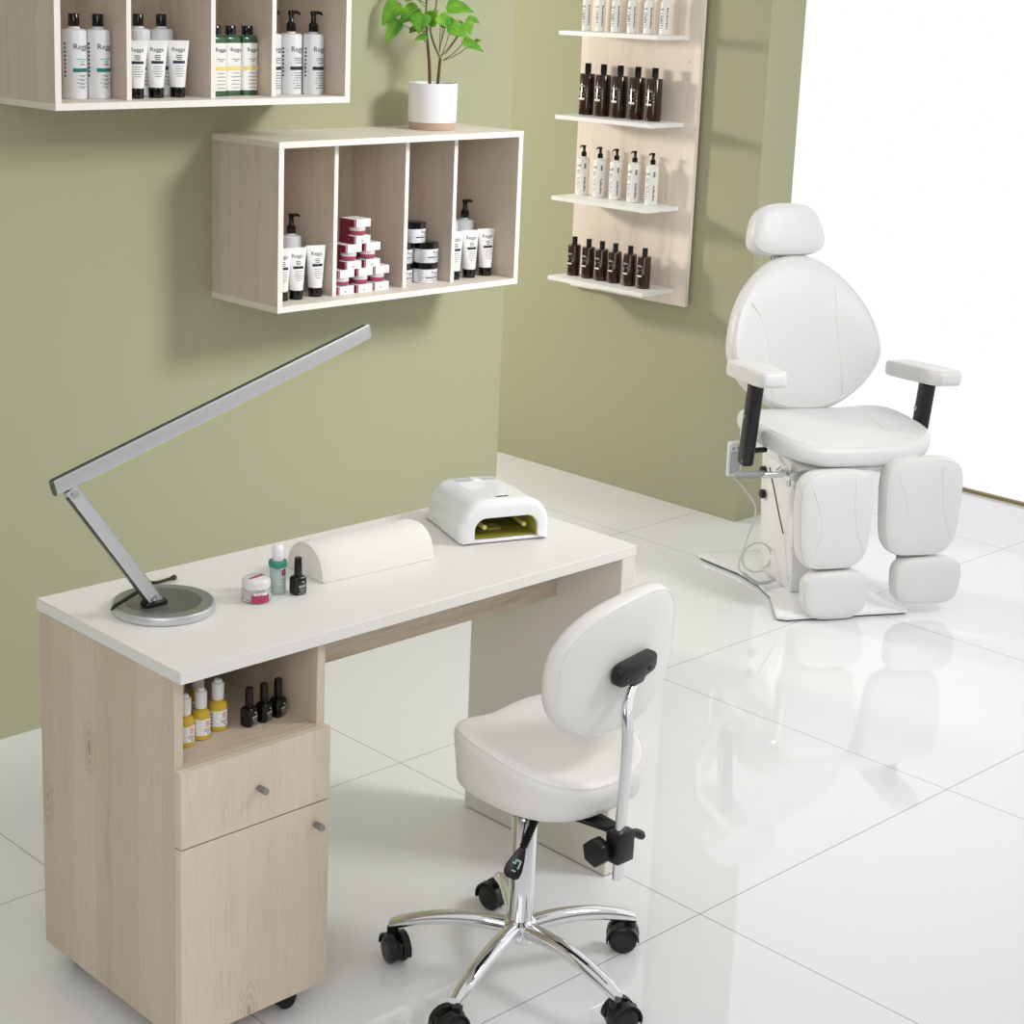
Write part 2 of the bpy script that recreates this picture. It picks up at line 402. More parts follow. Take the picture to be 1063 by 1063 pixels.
g.rings([[(gx+a*s, gy+b*s, z) for a, b in P] for s, z in ((1, .7502), (1, .7510), (.95, .7518), (.86, .7518), (.84, .7512))], 0, False, True)
g.build('cable_grommet', mat('cream_plastic', rgb(228, 224, 208), .4), desk)

# ------------------------------------------------------------------ wall shelves
def wall_shelf(name, label, x0, x1, z0, z1, divs, loc):
    yf, t = -.2816, .0157
    sh = thing(name, label, 'shelf', loc)
    X = lambda x: x-loc[0]; Zz = lambda z: z-loc[2]
    MB().box(X(x0), X(x1), yf, -.0005, Zz(z1-t), Zz(z1), faces={'-y': 1}).build('top_board', [BOARD, EDGE], sh, smooth=0)
    MB().box(X(x0), X(x1), yf, -.0005, Zz(z0), Zz(z0+t), faces={'-y': 1}).build('bottom_board', [BOARD, EDGE], sh, smooth=0)
    for a in (x0, x1-.016):
        MB().box(X(a), X(a+.016), yf+.0005, -.001, Zz(z0+t+.0002), Zz(z1-t-.0002), faces={'-y': 1}).build('side_panel', [W_SHELF, EDGE], sh, smooth=0)
    for d in divs:
        MB().box(X(d-.0065), X(d+.0065), -.230, -.014, Zz(z0+t+.0002), Zz(z1-t-.0002), faces={'-y': 1}).build('divider', [W_SHELF, EDGE], sh, smooth=0)
    MB().box(X(x0+.0165), X(x1-.0165), -.013, -.001, Zz(z0+t+.0002), Zz(z1-t-.0002)).build('back_panel', W_SHELF, sh, smooth=0)
    return sh
ZM = 1.0659+.0157; ZU = 1.5834+.0157
wall_shelf('wall_shelf', 'ash and white cubby shelf on the green wall carrying the potted plant', .0847, .936, 1.0659, 1.4921, (.3105, .5545, .731), (.0847, 0, 1.0659))
wall_shelf('wall_shelf', 'ash and white cubby shelf cut off by the top edge of the photo', -.5385, .3071, 1.5834, 2.0096, (-.313, -.0765, .1055), (-.5385, 0, 1.5834))

# ------------------------------------------------------------------ display panel on the right wall
disp = thing('display_panel', 'tall pale ash wall display panel with white ledges on the right wall', 'display shelf', (2.433, .326, .757))
MB().box(0, .016, 0, .573, 0, 1.42, faces={'+y': 1}).build('backboard', [W_PANEL, EDGE], disp, smooth=0)
for y in (.12, .45):
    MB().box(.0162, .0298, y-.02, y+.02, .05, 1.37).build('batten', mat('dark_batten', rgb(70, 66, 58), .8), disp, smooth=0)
for z in (.8175, 1.120, 1.421, 1.727):
    MB().box(2.256-2.433, -.0003, .384-.326, .853-.326, z-.0155-.757, z-.757, b=.0008, seg=1).build('ledge', mat('white_ledge', rgb(240, 239, 236), .4), disp)

# ------------------------------------------------------------------ bottles, tubes, jars, boxes
def flip_bottle(label, band, group, loc):
    t = thing('flip_cap_bottle', label, 'bottle', loc, 0, group)
    r = .0285
    MB().lathe([(r-.003, 0), (r-.0008, .0008), (r, .003), (r, .150), (r-.001, .1545), (r-.004, .157), (.0135, .1585), (.0135, .163)], 36).build('body', BOTW, t)
    MB().lathe([(.0125, .1632), (.0128, .164), (.0128, .190), (.0118, .192)], 24).build('cap', GLOSSB, t)
    p = Print(on_cyl(r))
    p.text('Regga', .0185, .004, .118, 0)
    p.lines(.004, .0905, (.030, .012), .0055, .0022, 2 if band is TEAL else 3)
    p.lines(.004, .0785, (.012,), .004, .0022, 0)
    p.rect(-.019, .034, .0615, .070, 1, 12)
    p.lines(.004, .054, (.022, .010), .003, .0012, 3); p.lines(.004, .0455, (.028, .012), .003, .0012, 3)
    p.lines(.004, .037, (.030, .014), .003, .0012, 3); p.lines(.004, .0285, (.024, .010), .003, .0012, 3)
    for k in range(9): p.rect(-.041, -.036, .05+k*.009, .055+k*.009, 3, 2)
    p.build('print', [INK, band, CYAN, INK], t)
    return t
def pump_bottle(label, group, loc, rot=0, r=.0275, hb=.150, small=False, nozzle=(1, 0), cat_group=None):
    t = thing('pump_bottle', label, 'bottle', loc, rot, group)
    MB().lathe([(r-.003, 0), (r-.0008, .0008), (r, .003), (r, hb-.006), (r-.001, hb-.002), (r-.004, hb), (.011, hb+.0012), (.011, hb+.005)], 36).build('body', LABELW if small else BOTW, t)
    mb = MB(); h = hb+.0052; k = .82 if small else 1
    mb.lathe([(.0118*k, h), (.012*k, h+.001), (.012*k, h+.018*k), (.008*k, h+.0215*k), (.0068*k, h+.024*k), (.0062*k, h+.040*k), (.0085*k, h+.0425*k), (.0085*k, h+.049*k), (.006*k, h+.051*k)], 20)
    nx, ny = nozzle; top = h+.046*k
    mb.tube([(0, 0, top), (nx*.012*k, ny*.012*k, top+.001), (nx*.022*k, ny*.022*k, top), (nx*.027*k, ny*.027*k, top-.004)], [.005*k, .0046*k, .0036*k, .003*k], 10)
    mb.build('pump', GLOSSB, t)
    p = Print(on_cyl(r))
    if small:
        p.text('nuR', .015, -.003, hb*.80, 0)
        p.lines(-.004, hb*.67, (.015, .010, .006), .006, .003, 1)
        p.lines(-.012, hb*.46, (.016, .013, .017, .012, .015, .009), .0085, .0022, 1, True)
        p.rect(.021, .028, hb*.72, hb*.86, 1, 3)
        for q in range(8): p.rect(.021+.001*(q % 2), .026+.0015*(q % 3), hb*.12+q*.007, hb*.12+q*.007+.0045, 0, 2)
        p.build('print', [INK, INKG], t)
    else:
        p.text('Regga', .0185, .004, .112, 0)
        p.lines(.006, .090, (.028, .030), .005, .0018, 0); p.lines(.006, .079, (.024,), .004, .0018, 0)
        p.rect(-.019, .033, .0615, .070, 1, 12)
        p.lines(.006, .054, (.030, .026, .030, .034, .034, .020, .030), .0062, .0018, 0)
        for q in range(8): p.rect(-.041, -.036, .045+q*.0095, .05+q*.0095, 0, 2)
        p.build('print', [INK, NAVY], t)
    return t
def tube_bottle(label, group, loc):
    t = thing('cream_tube', label, 'tube', loc, -.4, group)
    n, r = 32, .0180; rings = []
    for k in range(9):
        f = k/8; z = .0245+(.132-.0245)*f
        a = r+(.0285-r)*f**1.1; b = r*(1-f**1.5)+.0006
        rings.append([(a*math.cos(2*PI*j/n), b*math.sin(2*PI*j/n), z) for j in range(n)])
    rings.append([(a*math.cos(2*PI*j/n), .0006*math.sin(2*PI*j/n), .133) for j in range(n)])
    MB().rings(rings).build('body', TUBEW, t)
    MB().lathe([(.0168, 0), (.0176, .0008), (.0180, .020), (.0180, .0235), (.0176, .0242)], 28).build('cap', GLOSSB, t)
    def fn(u, v):
        f = (v-.0245)/(.132-.0245); a = r+(.0285-r)*f**1.1; b = r*(1-f**1.5)+.0006
        x = max(-.98, min(.98, u/a)); return (a*x, -b*math.sqrt(1-x*x)-.0005, v)
    p = Print(fn)
    p.text('Regga', .0135, .001, .112, 0)
    p.lines(.002, .0985, (.013, .015, .012), .0042, .0018, 0)
    p.rect(-.0130, .0160, .0795, .0862, 1, 6)
    p.lines(.002, .073, (.022, .020, .024, .021, .016), .0056, .0015, 2)
    p.build('print', [INK, NAVY, INKG], t)
    return t
# upper shelf, first and second compartments
tb = flip_bottle('left tall white bottle with a teal band and black cap, upper shelf', TEAL, 'teal banded bottles on the upper shelf', (-.409, -.150, ZU))
copy_thing(tb, (-.350, -.157, ZU), 0, 'right tall white bottle with a teal band and black cap, upper shelf')
nb = flip_bottle('black-capped white bottle behind the left and middle tubes, upper shelf', NAVY, 'tall bottles behind the upper tubes', (-.201, -.098, ZU))
copy_thing(nb, (-.136, -.099, ZU), 0, 'black-capped white bottle behind the rightmost tube, upper shelf')
ct = tube_bottle('leftmost white tube in the upper shelf, partly hidden by the divider', 'white tubes on the upper shelf', (-.2665, -.188, ZU))
copy_thing(ct, (-.2070, -.182, ZU), -.4, 'middle white tube with black cap in the upper shelf')
copy_thing(ct, (-.1440, -.179, ZU), -.4, 'rightmost white tube with black cap in the upper shelf')
# green rectangular bottles
def green_bottle(label, loc):
    t = thing('green_bottle', label, 'bottle', loc, 0, 'green bottles on the upper shelf')
    S = lambda k: sell(.0235*k, .0165*k, 5, 40)
    ring = lambda k, z: [(a, b, z) for a, b in S(k)]
    mb = MB(); mb.rings([ring(.93, 0), ring(1, .003), ring(1, .136), ring(.97, .141), ring(.8, .144)], 0, True, True)
    mb.lathe([(.0105, .1442), (.0105, .1475)], 20)
    mb.build('body', GREEN, t)
    mb = MB(); mb.rings([[(a, b, z) for a, b in sell(.0125*k, .0115*k, 3, 24)] for k, z in ((.97, .1477), (1, .1485), (1, .1665), (.94, .168))]); mb.build('cap', GLOSSB, t)
    lb = MB(); lb.rings([[(a*1.012, b*1.014, z) for a, b in S(1)] for z in (.013, .127)], 0, False, False)
    lb.build('label', LABELW, t)
    p = Print(on_flat(-.0165*1.014-.0006))
    p.text('Regga', .0135, .004, .111, 0); p.lines(.005, .0885, (.024, .010), .005, .0018, 2); p.rect(-.019, .021, .062, .0715, 1, 2)
    p.rect(-.017, -.004, .0625, .071, 3, 2)
    p.lines(.005, .055, (.022, .026, .024, .026, .024), .0088, .0015, 2)
    p.build('print', [INK, mat('pale_yellow_ink', rgb(240, 218, 130), .5), INKG, YELLOW], t)
    return t
gb = green_bottle('leftmost green bottle with yellow banded label, half behind the divider', (-.0300, -.1744, ZU))
copy_thing(gb, (.0200, -.1664, ZU), 0, 'middle green bottle with yellow banded label, upper shelf')
copy_thing(gb, (.0725, -.1640, ZU), 0, 'rightmost green bottle with yellow banded label, upper shelf')
# pump bottles
pb = pump_bottle('white pump bottle mostly hidden by the last divider of the upper shelf', 'navy banded pump bottles', (.1450, -.1638, ZU))
copy_thing(pb, (.2035, -.1713, ZU), 0, 'white pump bottle in the middle of three, upper shelf right compartment')
copy_thing(pb, (.2615, -.1878, ZU), 0, 'rightmost white pump bottle in the upper shelf', None)
copy_thing(pb, (.2560, -.1150, ZM), 0, 'white pump bottle behind the tubes in the plant shelf left compartment'); 
copy_thing(pb, (.184, -.105, ZM), 0, 'white pump bottle half hidden by the left side of the plant shelf')
copy_thing(pb, (.8860, -.1100, ZM), 0, 'white pump bottle behind the tubes at the right end of the plant shelf')
copy_thing(pb, (.8270, -.1050, ZM), 0, 'white pump bottle mostly hidden by the right divider of the plant shelf')
GT = 'white tubes on the plant shelf'
copy_thing(ct, (.1540, -.205, ZM), -.3, 'left tube of the plant shelf, mostly hidden by the side panel', GT)
copy_thing(ct, (.2010, -.208, ZM), -.25, 'middle tube of three in the plant shelf left compartment', GT)
copy_thing(ct, (.2690, -.202, ZM), -.25, 'right tube of three in the plant shelf left compartment', GT)
copy_thing(ct, (.7680, -.195, ZM), -.3, 'left tube of three at the right end, half behind the divider', GT)
copy_thing(ct, (.8280, -.195, ZM), -.25, 'middle tube of three in the plant shelf right compartment', GT)
copy_thing(ct, (.8910, -.195, ZM), -.25, 'rightmost tube standing in the plant shelf', GT)
# boxes
def product_box(label, loc):
    t = thing('cream_box', label, 'box', loc, 0, 'pyramid of raspberry and white boxes')
    wd, dp, h = .029, .029, .0645
    mb = MB()
    F = {'-x': 1, '-y': 0, '+z': 0, '+x': 1, '+y': 1, '-z': 0}
    mb.box(-wd, wd, -dp, dp, 0, .021, faces=F); mb.box(-wd, wd, -dp, dp, .044, h, faces=F)
    mb.box(-wd, wd, .004, dp, .021, .044, faces={'-y': 1, '-x': 1, '+x': 1, '+y': 1, '+z': 0, '-z': 0})
    mb.box(-wd, -wd+.0015, -.006, .004, .021, .044, 1)
    mb.box(-wd, -wd+.009, -dp-.0004, -dp-.0001, 0, .021, 1); mb.box(-wd, -wd+.009, -dp-.0004, -dp-.0001, .044, h, 1)
    mb.box(-wd+.0035, -wd+.0055, -dp-.0007, -dp-.0003, 0, .021, 2); mb.box(-wd+.0035, -wd+.0055, -dp-.0007, -dp-.0003, .044, h, 2)
    mb.build('carton', [CARD, MAROON, mat('pink_stripe', rgb(214, 150, 172), .5)], t, smooth=0)
    p = Print(on_flat(-dp-.0006)); p.lines(.0, .008, (.010, .008), .003, .0014, 0); p.build('print', INKG, t)
    mb = MB(); c = (.001, -.0068, 0)
    mb.lathe([(.020, .0212), (.0215, .023), (.0215, .033)], 26, 1, c, True, False)
    mb.lathe([(.0215, .0331), (.0222, .0335), (.0222, .0425), (.021, .0438)], 26, 0, c)
    mb.lathe([(.0217, .0245), (.0217, .0325)], 26, 2, c, False, False)
    mb.build('jar', [mat('pearl_lid', rgb(220, 214, 214), .3), CLEAR, PINK], t)
    return t
px = product_box('raspberry and white box, bottom left of the pyramid, half behind the divider', (.3525, -.196, ZM))
for x, k, y, lb in ((.4165, 0, -.196, 'raspberry and white box, middle of the pyramid bottom row'), (.4795, 0, -.190, 'raspberry and white box, bottom right of the pyramid'),
                 (.3765, 1, -.196, 'raspberry and white box, left of the pyramid middle row'), (.4435, 1, -.193, 'raspberry and white box, right of the pyramid middle row'),
                 (.407, 2, -.194, 'raspberry and white box on top of the pyramid')):
    copy_thing(px, (x, y, ZM+k*.0648), 0, lb)
# masks jars
def cream_jar(label, loc):
    t = thing('cream_jar', label, 'jar', loc, 0, 'stacked white jars with black lids')
    r = .0345
    MB().lathe([(r-.004, 0), (r-.001, .001), (r, .004), (r, .037), (r-.001, .0385)], 36).build('body', BOTW, t)
    MB().lathe([(r, .0387), (r+.0008, .0395), (r+.0008, .054), (r-.001, .0555)], 36).build('lid', GLOSSB, t)
    p = Print(on_cyl(r)); p.text('Regga', .012, .007, .030, 0); p.lines(.007, .0215, (.026,), .004, .0015, 2); p.rect(-.022, .032, .0148, .0178, 1, 10)
    p.lines(.008, .0115, (.028, .030, .016), .0034, .0013, 2); p.lines(-.046, .033, (.016, .018, .014, .018, .016, .012), .0052, .0013, 2, True)
    p.build('print', [INK, NAVY, INKG], t); return t
cj = cream_jar('white jar with black lid, bottom of the right jar stack', (.6695, -.1843, ZM)); 
cj['label'] = 'white jar with black lid at the bottom right of the jar stack'
copy_thing(cj, (.6700, -.1850, ZM+.0557), .1, 'white jar with black lid on top of the right bottom jar')
copy_thing(cj, (.5985, -.1605, ZM), 0, 'white jar at the bottom left of the jar stack, mostly hidden by the divider')
copy_thing(cj, (.5985, -.1600, ZM+.0557), 0, 'white jar second from the bottom in the left jar stack, mostly hidden by divider')
copy_thing(cj, (.6350, -.1700, ZM+.1114), .15, 'topmost white jar of the stack with black lid')

# right wall display
RX = -PI/2
def amber_bottle(label, group, r, h, loc, seed):
    t = thing('amber_bottle', label, 'bottle', loc, RX, group)
    hb = h*.80
    MB().lathe([(r-.002, 0), (r, .002), (r, hb-.004), (r-.0015, hb-.001), (r-.004, hb), (.010, hb+.001), (.010, hb+.003)], 32).build('body', AMBER, t)
    MB().lathe([(.0112*r/.028, hb+.0031), (.0115*r/.028, hb+.004), (.0115*r/.028, h-.001), (.0105*r/.028, h)], 20).build('cap', GLOSSB, t)
    p = Print(on_cyl(r)); k = h/.19; rng = random.Random(seed)
    p.text('HERA', .0125*k, -.004*k, hb*.70, 0)
    for q in range(7): p.rect(.004*k+rng.random()*.012*k, .010*k+rng.random()*.014*k, hb*.45+q*.006*k, hb*.45+q*.006*k+.0025*k, 1, 2)
    p.lines(-.012*k, hb*.56, (.012*k, .008*k), .008*k, .003*k, 0)
    p.rect(-.022*k, .012*k, hb*.365, hb*.415, 0, 8)
    p.lines(-.022*k, hb*.31, (.014*k, .017*k, .012*k, .016*k, .013*k, .010*k), .0075*k, .0022*k, 1, True)
    p.build('print', [WINK, mat('grey_white_ink', rgb(170, 162, 152), .6)], t)
    return t
ord5 = ('leftmost', 'second from left', 'middle', 'fourth from left', 'rightmost')
ord6 = ('leftmost', 'second from left', 'third from left', 'fourth from left', 'fifth from left', 'rightmost')
ab = None
for i, y in enumerate((.8045, .7265, .6440, .5595, .4785)):
    lb = 'large dark amber bottle on the second ledge, %s of five' % ord5[i]
    if ab is None: ab = amber_bottle(lb, 'large amber bottles', .0285, .189, (2.372, y, 1.4213), 2)
    else: copy_thing(ab, (2.372, y, 1.4213), RX, lb)
ab = None
for i, y in enumerate((.8035, .731, .664, .5975, .524, .4545)):
    lb = 'small dark amber bottle on the lowest ledge, %s of six' % ord6[i]
    if ab is None: ab = amber_bottle(lb, 'small amber bottles', .0245, .1475, (2.345, y, .8178), 5)
    else: copy_thing(ab, (2.345, y, .8178), RX, lb)
ab = None
for i, y in enumerate((.8085, .7265, .6445, .556, .4695)):
    lb = 'white pump bottle on the third ledge, %s of five' % ord5[i]
    if ab is None: ab = pump_bottle(lb, 'white pump bottles on the third ledge', (2.377, y, 1.1203), RX, .0235, .1405, True, (0, -1))
    else: copy_thing(ab, (2.377, y, 1.1203), RX, lb)
def slim_bottle(label, loc):
    t = thing('spray_bottle', label, 'bottle', loc, RX, 'white spray bottles on the top ledge')
    r = .018
    MB().lathe([(r-.002, 0), (r, .002), (r, .108), (r-.0012, .112), (.0135, .114), (.0135, .117)], 28).build('body', LABELW, t)
    MB().lathe([(.0138, .1172), (.0142, .118), (.0142, .165), (.013, .168)], 24).build('cap', WPLAST, t)
    p = Print(on_cyl(r)); p.text('nuR', .012, -.003, .088, 0); p.lines(-.008, .074, (.012, .014, .010, .014, .012, .014, .010), .0085, .003, 1, True)
    for q in range(9): p.rect(.018, .022+.001*(q % 3), .02+q*.0085, .025+q*.0085, 0, 2)
    p.lines(-.002, .06, (.008, .010, .007), .008, .003, 2)
    p.build('print', [INK, INKG, TEAL], t); return t
sb = None
for i, y in enumerate((.823, .757, .679, .602, .524, .449)):
    lb = 'slim white bottle on the top ledge, %s of six' % ord6[i]
    if sb is None: sb = slim_bottle(lb, (2.372, y, 1.7273))
    else: copy_thing(sb, (2.372, y, 1.7273), RX, lb)

# ------------------------------------------------------------------ things in the desk's open shelf
ZS = .5673
def oil_bottle(label, loc, rot=.0):
    t = thing('oil_bottle', label, 'bottle', loc, rot, 'golden oil dropper bottles')
    r = .0168
    MB().lathe([(r-.002, 0), (r-.0004, .001), (r, .003), (r, .046), (r-.001, .0495), (r-.005, .0535), (.0085, .0548), (.0085, .057)], 30).build('body', OIL, t)
    MB().lathe([(.0108, .0572), (.0112, .058), (.0112, .0865), (.0104, .088), (.0072, .0882), (.0072, .092), (.0064, .0936), (.004, .0945)], 26).build('dropper_cap', WPLAST, t)
    lb = MB(); n = 30; R = []
    for z in (.009, .039): R.append([((r+.0003)*math.sin(a), -(r+.0003)*math.cos(a), z) for a in [(-2.1+4.0*j/(n-1)) for j in range(n)]])
    lb.rings(R, 0, False, False, closed=False); lb.build('label', LABELW, t, fix=False)
    p = Print(on_cyl(r, .0007)); p.text('B', .016, .003, .030, 0); p.lines(.003, .0205, (.016, .013), .0035, .0014, 1); p.lines(.004, .013, (.003,), .004, .003, 2)
    for q in range(4): p.rect(-.024, -.019, .013+q*.006, .015+q*.006, 1, 2)
    p.build('print', [ORANGE, INKG, INK], t); return t
ob = oil_bottle('golden oil bottle in the desk shelf, centre of the front row', (-.900, -1.342, ZS), .0)
copy_thing(ob, (-.8535, -1.329, ZS), -.03, 'golden oil bottle in the desk shelf, rightmost of the front row')
copy_thing(ob, (-.9395, -1.350, ZS), .02, 'golden oil bottle in the desk shelf, half hidden behind the cabinet side')
copy_thing(ob, (-.856, -1.272, ZS), .2, 'golden oil bottle in the back row, between the two front bottles')
copy_thing(ob, (-.899, -1.272, ZS), .2, 'golden oil bottle in the back row, nearest the cabinet side')
def polish(label, loc, rot):
    t = thing('nail_polish', label, 'nail polish', loc, rot, 'black nail polish bottles')
    ring = lambda a, b, z: [(x, y, z) for x, y in sell(a, b, 4.5, 36)]
    MB().rings([ring(.0125, .0105, 0), ring(.0138, .0118, .0012), ring(.0142, .0122, .004), ring(.0142, .0122, .029), ring(.0136, .0118, .0325), ring(.0105, .0095, .0352), ring(.0066, .0066, .0362), ring(.0066, .0066, .0385)]).build('body', GLOSSB, t)
    MB().lathe([(.0074, .0387), (.0078, .0395), (.0072, .070), (.0066, .0715)], 24).build('cap', mat('deep_brown_cap', rgb(22, 13, 13), .3), t)
    p = Print(on_flat(-.01255)); p.text('enii', .0105, .001, .018, 0); p.lines(.002, .0115, (.013, .010), .0035, .0014, 1); p.lines(.003, .0255, (.005,), .003, .0018, 0); p.lines(.001, .004, (.016,), .003, .0012, 1)
    p.build('print', [WINK, mat('dim_white_ink', rgb(170, 168, 164), .6)], t); return t
po = polish('black nail polish in the desk shelf, leftmost and nearest the front', (-.8005, -1.352, ZS), .28)
copy_thing(po, (-.7672, -1.352, ZS), .28, 'black nail polish in the desk shelf, middle of three')
copy_thing(po, (-.7335, -1.350, ZS), .28, 'black nail polish in the desk shelf, rightmost of three')

# ------------------------------------------------------------------ things on the desk top
ZT = .7502
copy_thing(po, (-.614, -1.254, ZT), -.05, 'black nail polish standing on the white desk top', None)['group'] = 'black nail polish bottles'
t = thing('cream_jar', 'clear cream jar with pearl lid and raspberry label on the desk top', 'jar', (-.698, -1.235, ZT))
r = .0275
MB().lathe([(r-.002, 0), (r, .0015), (r+.0006, .006), (r+.0006, .020), (r-.001, .0252), (r-.004, .0265)], 36).build('body', CLEAR, t)
MB().lathe([(r-.008, .004), (r-.006, .006), (r-.006, .022), (r-.007, .024)], 30).build('cream', mat('white_cream', rgb(244, 238, 238), .5), t)
MB().lathe([(r-.0015, .0267), (r-.0004, .0275), (r-.0004, .0385), (r-.003, .0435), (r-.006, .0455)], 36).build('lid', mat('frosted_lid', rgb(226, 222, 222), .2, coat=.4), t)
p = Print(on_cyl(r+.0007)); p.rect(-.028, .009, .0025, .0175, 0, 12); p.rect(-.022, .003, .0175, .0225, 1, 8); p.text('Regga', .006, -.011, .0200, 0)
p.build('print', [PINK, LABELW], t)
p = Print(lambda u, v: (u, v, .0459)); p.rect(-.018, .018, -.0035, .0035, 0, 4); p.lines(0, .001, (.016, .012), .003, .001, 1); p.build('lid_sticker', [PINK, LABELW], t)
for c in kids(t):
    if c.name.startswith('lid_sticker'): c.rotation_euler = (0, 0, .15)

t = thing('dropper_bottle', 'clear aqua dropper bottle with white bulb beside the cream jar', 'bottle', (-.640, -1.225, ZT))
r = .0155
MB().lathe([(r-.002, 0), (r, .0015), (r, .048), (r-.0015, .051), (r-.003, .052)], 32).build('body', AQUA, t)
MB().lathe([(r-.003, .003), (r-.0025, .004), (r-.0025, .040), (r-.003, .041)], 26).build('serum', mat('aqua_serum', rgb(226, 240, 236), .1, trans=.3, ior=1.2), t)
MB().lathe([(.016, .0522), (.0178, .0535), (.018, .0615), (.0168, .0635)], 28).build('collar', AQUAR, t)
MB().lathe([(.0106, .0637), (.0112, .0645), (.0108, .086), (.0092, .092), (.0055, .0952)], 26).build('bulb', WPLAST, t)
p = Print(on_cyl(r)); p.rect(-.002, .007, .037, .049, 0, 4); p.text('V', .007, .0025, .043, 1); p.lines(.001, .030, (.020,), .004, .0014, 2); p.lines(.001, .0235, (.004,), .004, .0022, 2); p.lines(.001, .014, (.018,), .004, .0014, 2)
p.build('print', [mat('crimson_ink', rgb(150, 30, 62), .5), WINK, INKG], t)

# arm cushion: towelling half-round
t = thing('arm_cushion', 'white towelling half-round arm cushion lying on the desk top', 'cushion', (-.3975, -1.188, ZT), math.radians(-3))
n = 22; mb = MB(); R = []
for i, (x, s) in enumerate([(-.140, .90), (-.1385, .96), (-.134, 1), (-.07, 1.0), (0, .995), (.07, 1.0), (.128, 1), (.135, .97), (.1385, .91), (.140, .80)]):
    ring = []
    for j in range(n+1):
        a = PI*j/n
        ring.append((x, -.061*s*math.copysign(abs(math.cos(a))**.85, math.cos(a)), .0005+.066*s*math.sin(a)**.9))
    R.append(ring)
mb.rings(R); mb.build('cover', TOWEL, t, smooth=50)
mb = MB(); mb.tube([(-.1395, -.061*math.cos(PI*j/n)*.955, .002+.066*.955*math.sin(PI*j/n)**.9) for j in range(n+1)], .0022, 8); mb.build('hem', TOWEL, t)

# UV lamp
t = thing('uv_nail_lamp', 'white domed UV nail lamp with olive opening at the desk end', 'nail lamp', (-.036, -1.168, ZT), math.radians(-20.5))
Wd, Dp, H = .100, .110, .092
def arch(w_, h_, rad, z0, k=40):
    """open arch outline from right bottom over the top to left bottom"""
    pts = [(w_, z0)]
    for i in range(k//2+1):
        a = (PI/2)*i/(k//2); pts.append((w_-rad+rad*math.cos(a), h_-rad+rad*math.sin(a)))
    for i in range(k//2+1):
        a = PI/2+(PI/2)*i/(k//2); pts.append((-w_+rad+rad*math.cos(a), h_-rad+rad*math.sin(a)))
    pts.append((-w_, z0)); return pts
def A3(w_, h_, rad, y, z0=.004): return [(x, y, z) for x, z in arch(w_, h_, rad, z0)]
ow, oh = .071, .056
mb = MB()
mb.rings([A3(ow, oh, .026, -.04, .0115), A3(ow, oh, .026, -Dp+.003, .0115), A3(ow+.002, oh+.002, .027, -Dp, .0105), A3(Wd-.012, H-.014, .044, -Dp, .006), A3(Wd-.004, H-.006, .05, -Dp+.005), A3(Wd, H-.001, .054, -Dp+.014),
          A3(Wd, H, .055, -Dp+.03), A3(Wd*.985, H, .054, 0), A3(Wd*.93, H*.985, .05, Dp*.55), A3(Wd*.90, H*.96, .048, Dp-.022), A3(Wd*.885, H*.92, .046, Dp-.006), A3(Wd*.86, H*.86, .044, Dp)], 0, False, True, closed=False)
mb.box(-Wd+.002, Wd-.002, -Dp+.004, Dp-.006, .0035, .0105, b=.002, seg=1)
mb.build('shell', WGLOSS, t)
MB().box(-Wd*.93, Wd*.93, -Dp+.01, Dp-.012, 0, .0036).build('foot_plate', GREYP, t)
mb = MB(); mb.rings([A3(ow-.0005, oh-.0005, .026, -Dp+.004, .0118), A3(ow-.0005, oh-.0005, .026, .06, .0118)], 0, False, True, closed=False); mb.build('reflector', OLIVEIN, t)
MB().box(-ow+.002, ow-.002, -Dp+.008, .055, .0120, .0135).build('tray', OLIVED, t)
MB().box(-.022, .012, -.055, -.02, .0136, .0165, b=.001, seg=1).build('finger_plate', BULB, t)
for s in (-1, 1):
    MB().cyl((s*.045, -Dp+.012, .034), (s*.05, .04, .034), .005, 12).build('uv_tube', BULB, t)
MB().box(-.012, .015, -.079, -.073, H-.0004, H+.0008, b=.0003, seg=1).build('display_slot', INK, t)
for s in (-1, 1):
    mb = MB(); mb.box(-.015, .015, -.013, .013, -.003, .0006, mtx=Matrix.Translation((s*.031, .064, .0901)) @ Matrix.Rotation(-.075, 4, 'X')); mb.build('vent', mat('vent_grey', rgb(190, 192, 198), .5), t)
MB().box(-.0105, .0105, .050, .080, H*.985-.006, H*.985+.0025, b=.002, seg=2).build('button', WGLOSS, t)

# desk lamp
LX, LY = -.8625, -1.172
t = thing('desk_lamp', 'silver articulated desk lamp with long straight head on round base', 'lamp', (LX, LY, ZT))
MB().lathe([(.092, 0), (.0945, .002), (.0950, .006), (.0950, .013), (.0935, .0155), (.091, .0160)], 72).build('base', ALU, t)
MB().lathe([(.0905, .0159), (.0905, .0164), (.070, .0164), (.068, .0158), (.055, .0158)], 72).build('base_cover', mat('grey_base_plate', rgb(150, 150, 146), .32, .4), t)
MB().lathe([(.0700, .0160), (.0700, .0166)], 64).build('base_inlay', mat('dark_gloss_inlay', rgb(112, 112, 106), .2, .3), t)
a0 = Vector((-.889-LX, -.010, .026)); a1 = Vector((-1.055-LX, -.010, 1.007-ZT))
d = (a1-a0).normalized(); nrm = Vector((-d.z, 0, d.x))
def bar(p, q, hw, dep, b=.002):
    d = (q-p).normalized(); n_ = Vector((-d.z, 0, d.x)); L_ = (q-p).length
    mb = MB(); bm = bmesh.new(); bmesh.ops.create_cube(bm, size=1)
    for v in bm.verts: v.co = p+d*(L_*(v.co.x+.5))+n_*(v.co.z*2*hw)+Vector((0, v.co.y*dep, 0))
    if b: bmesh.ops.bevel(bm, geom=bm.edges[:], offset=b, segments=2, profile=.5, affect='EDGES')
    return mb.bm(bm)
bar(a0-d*.012, a1+d*.014, .0125, .014).build('arm', ALU, t)
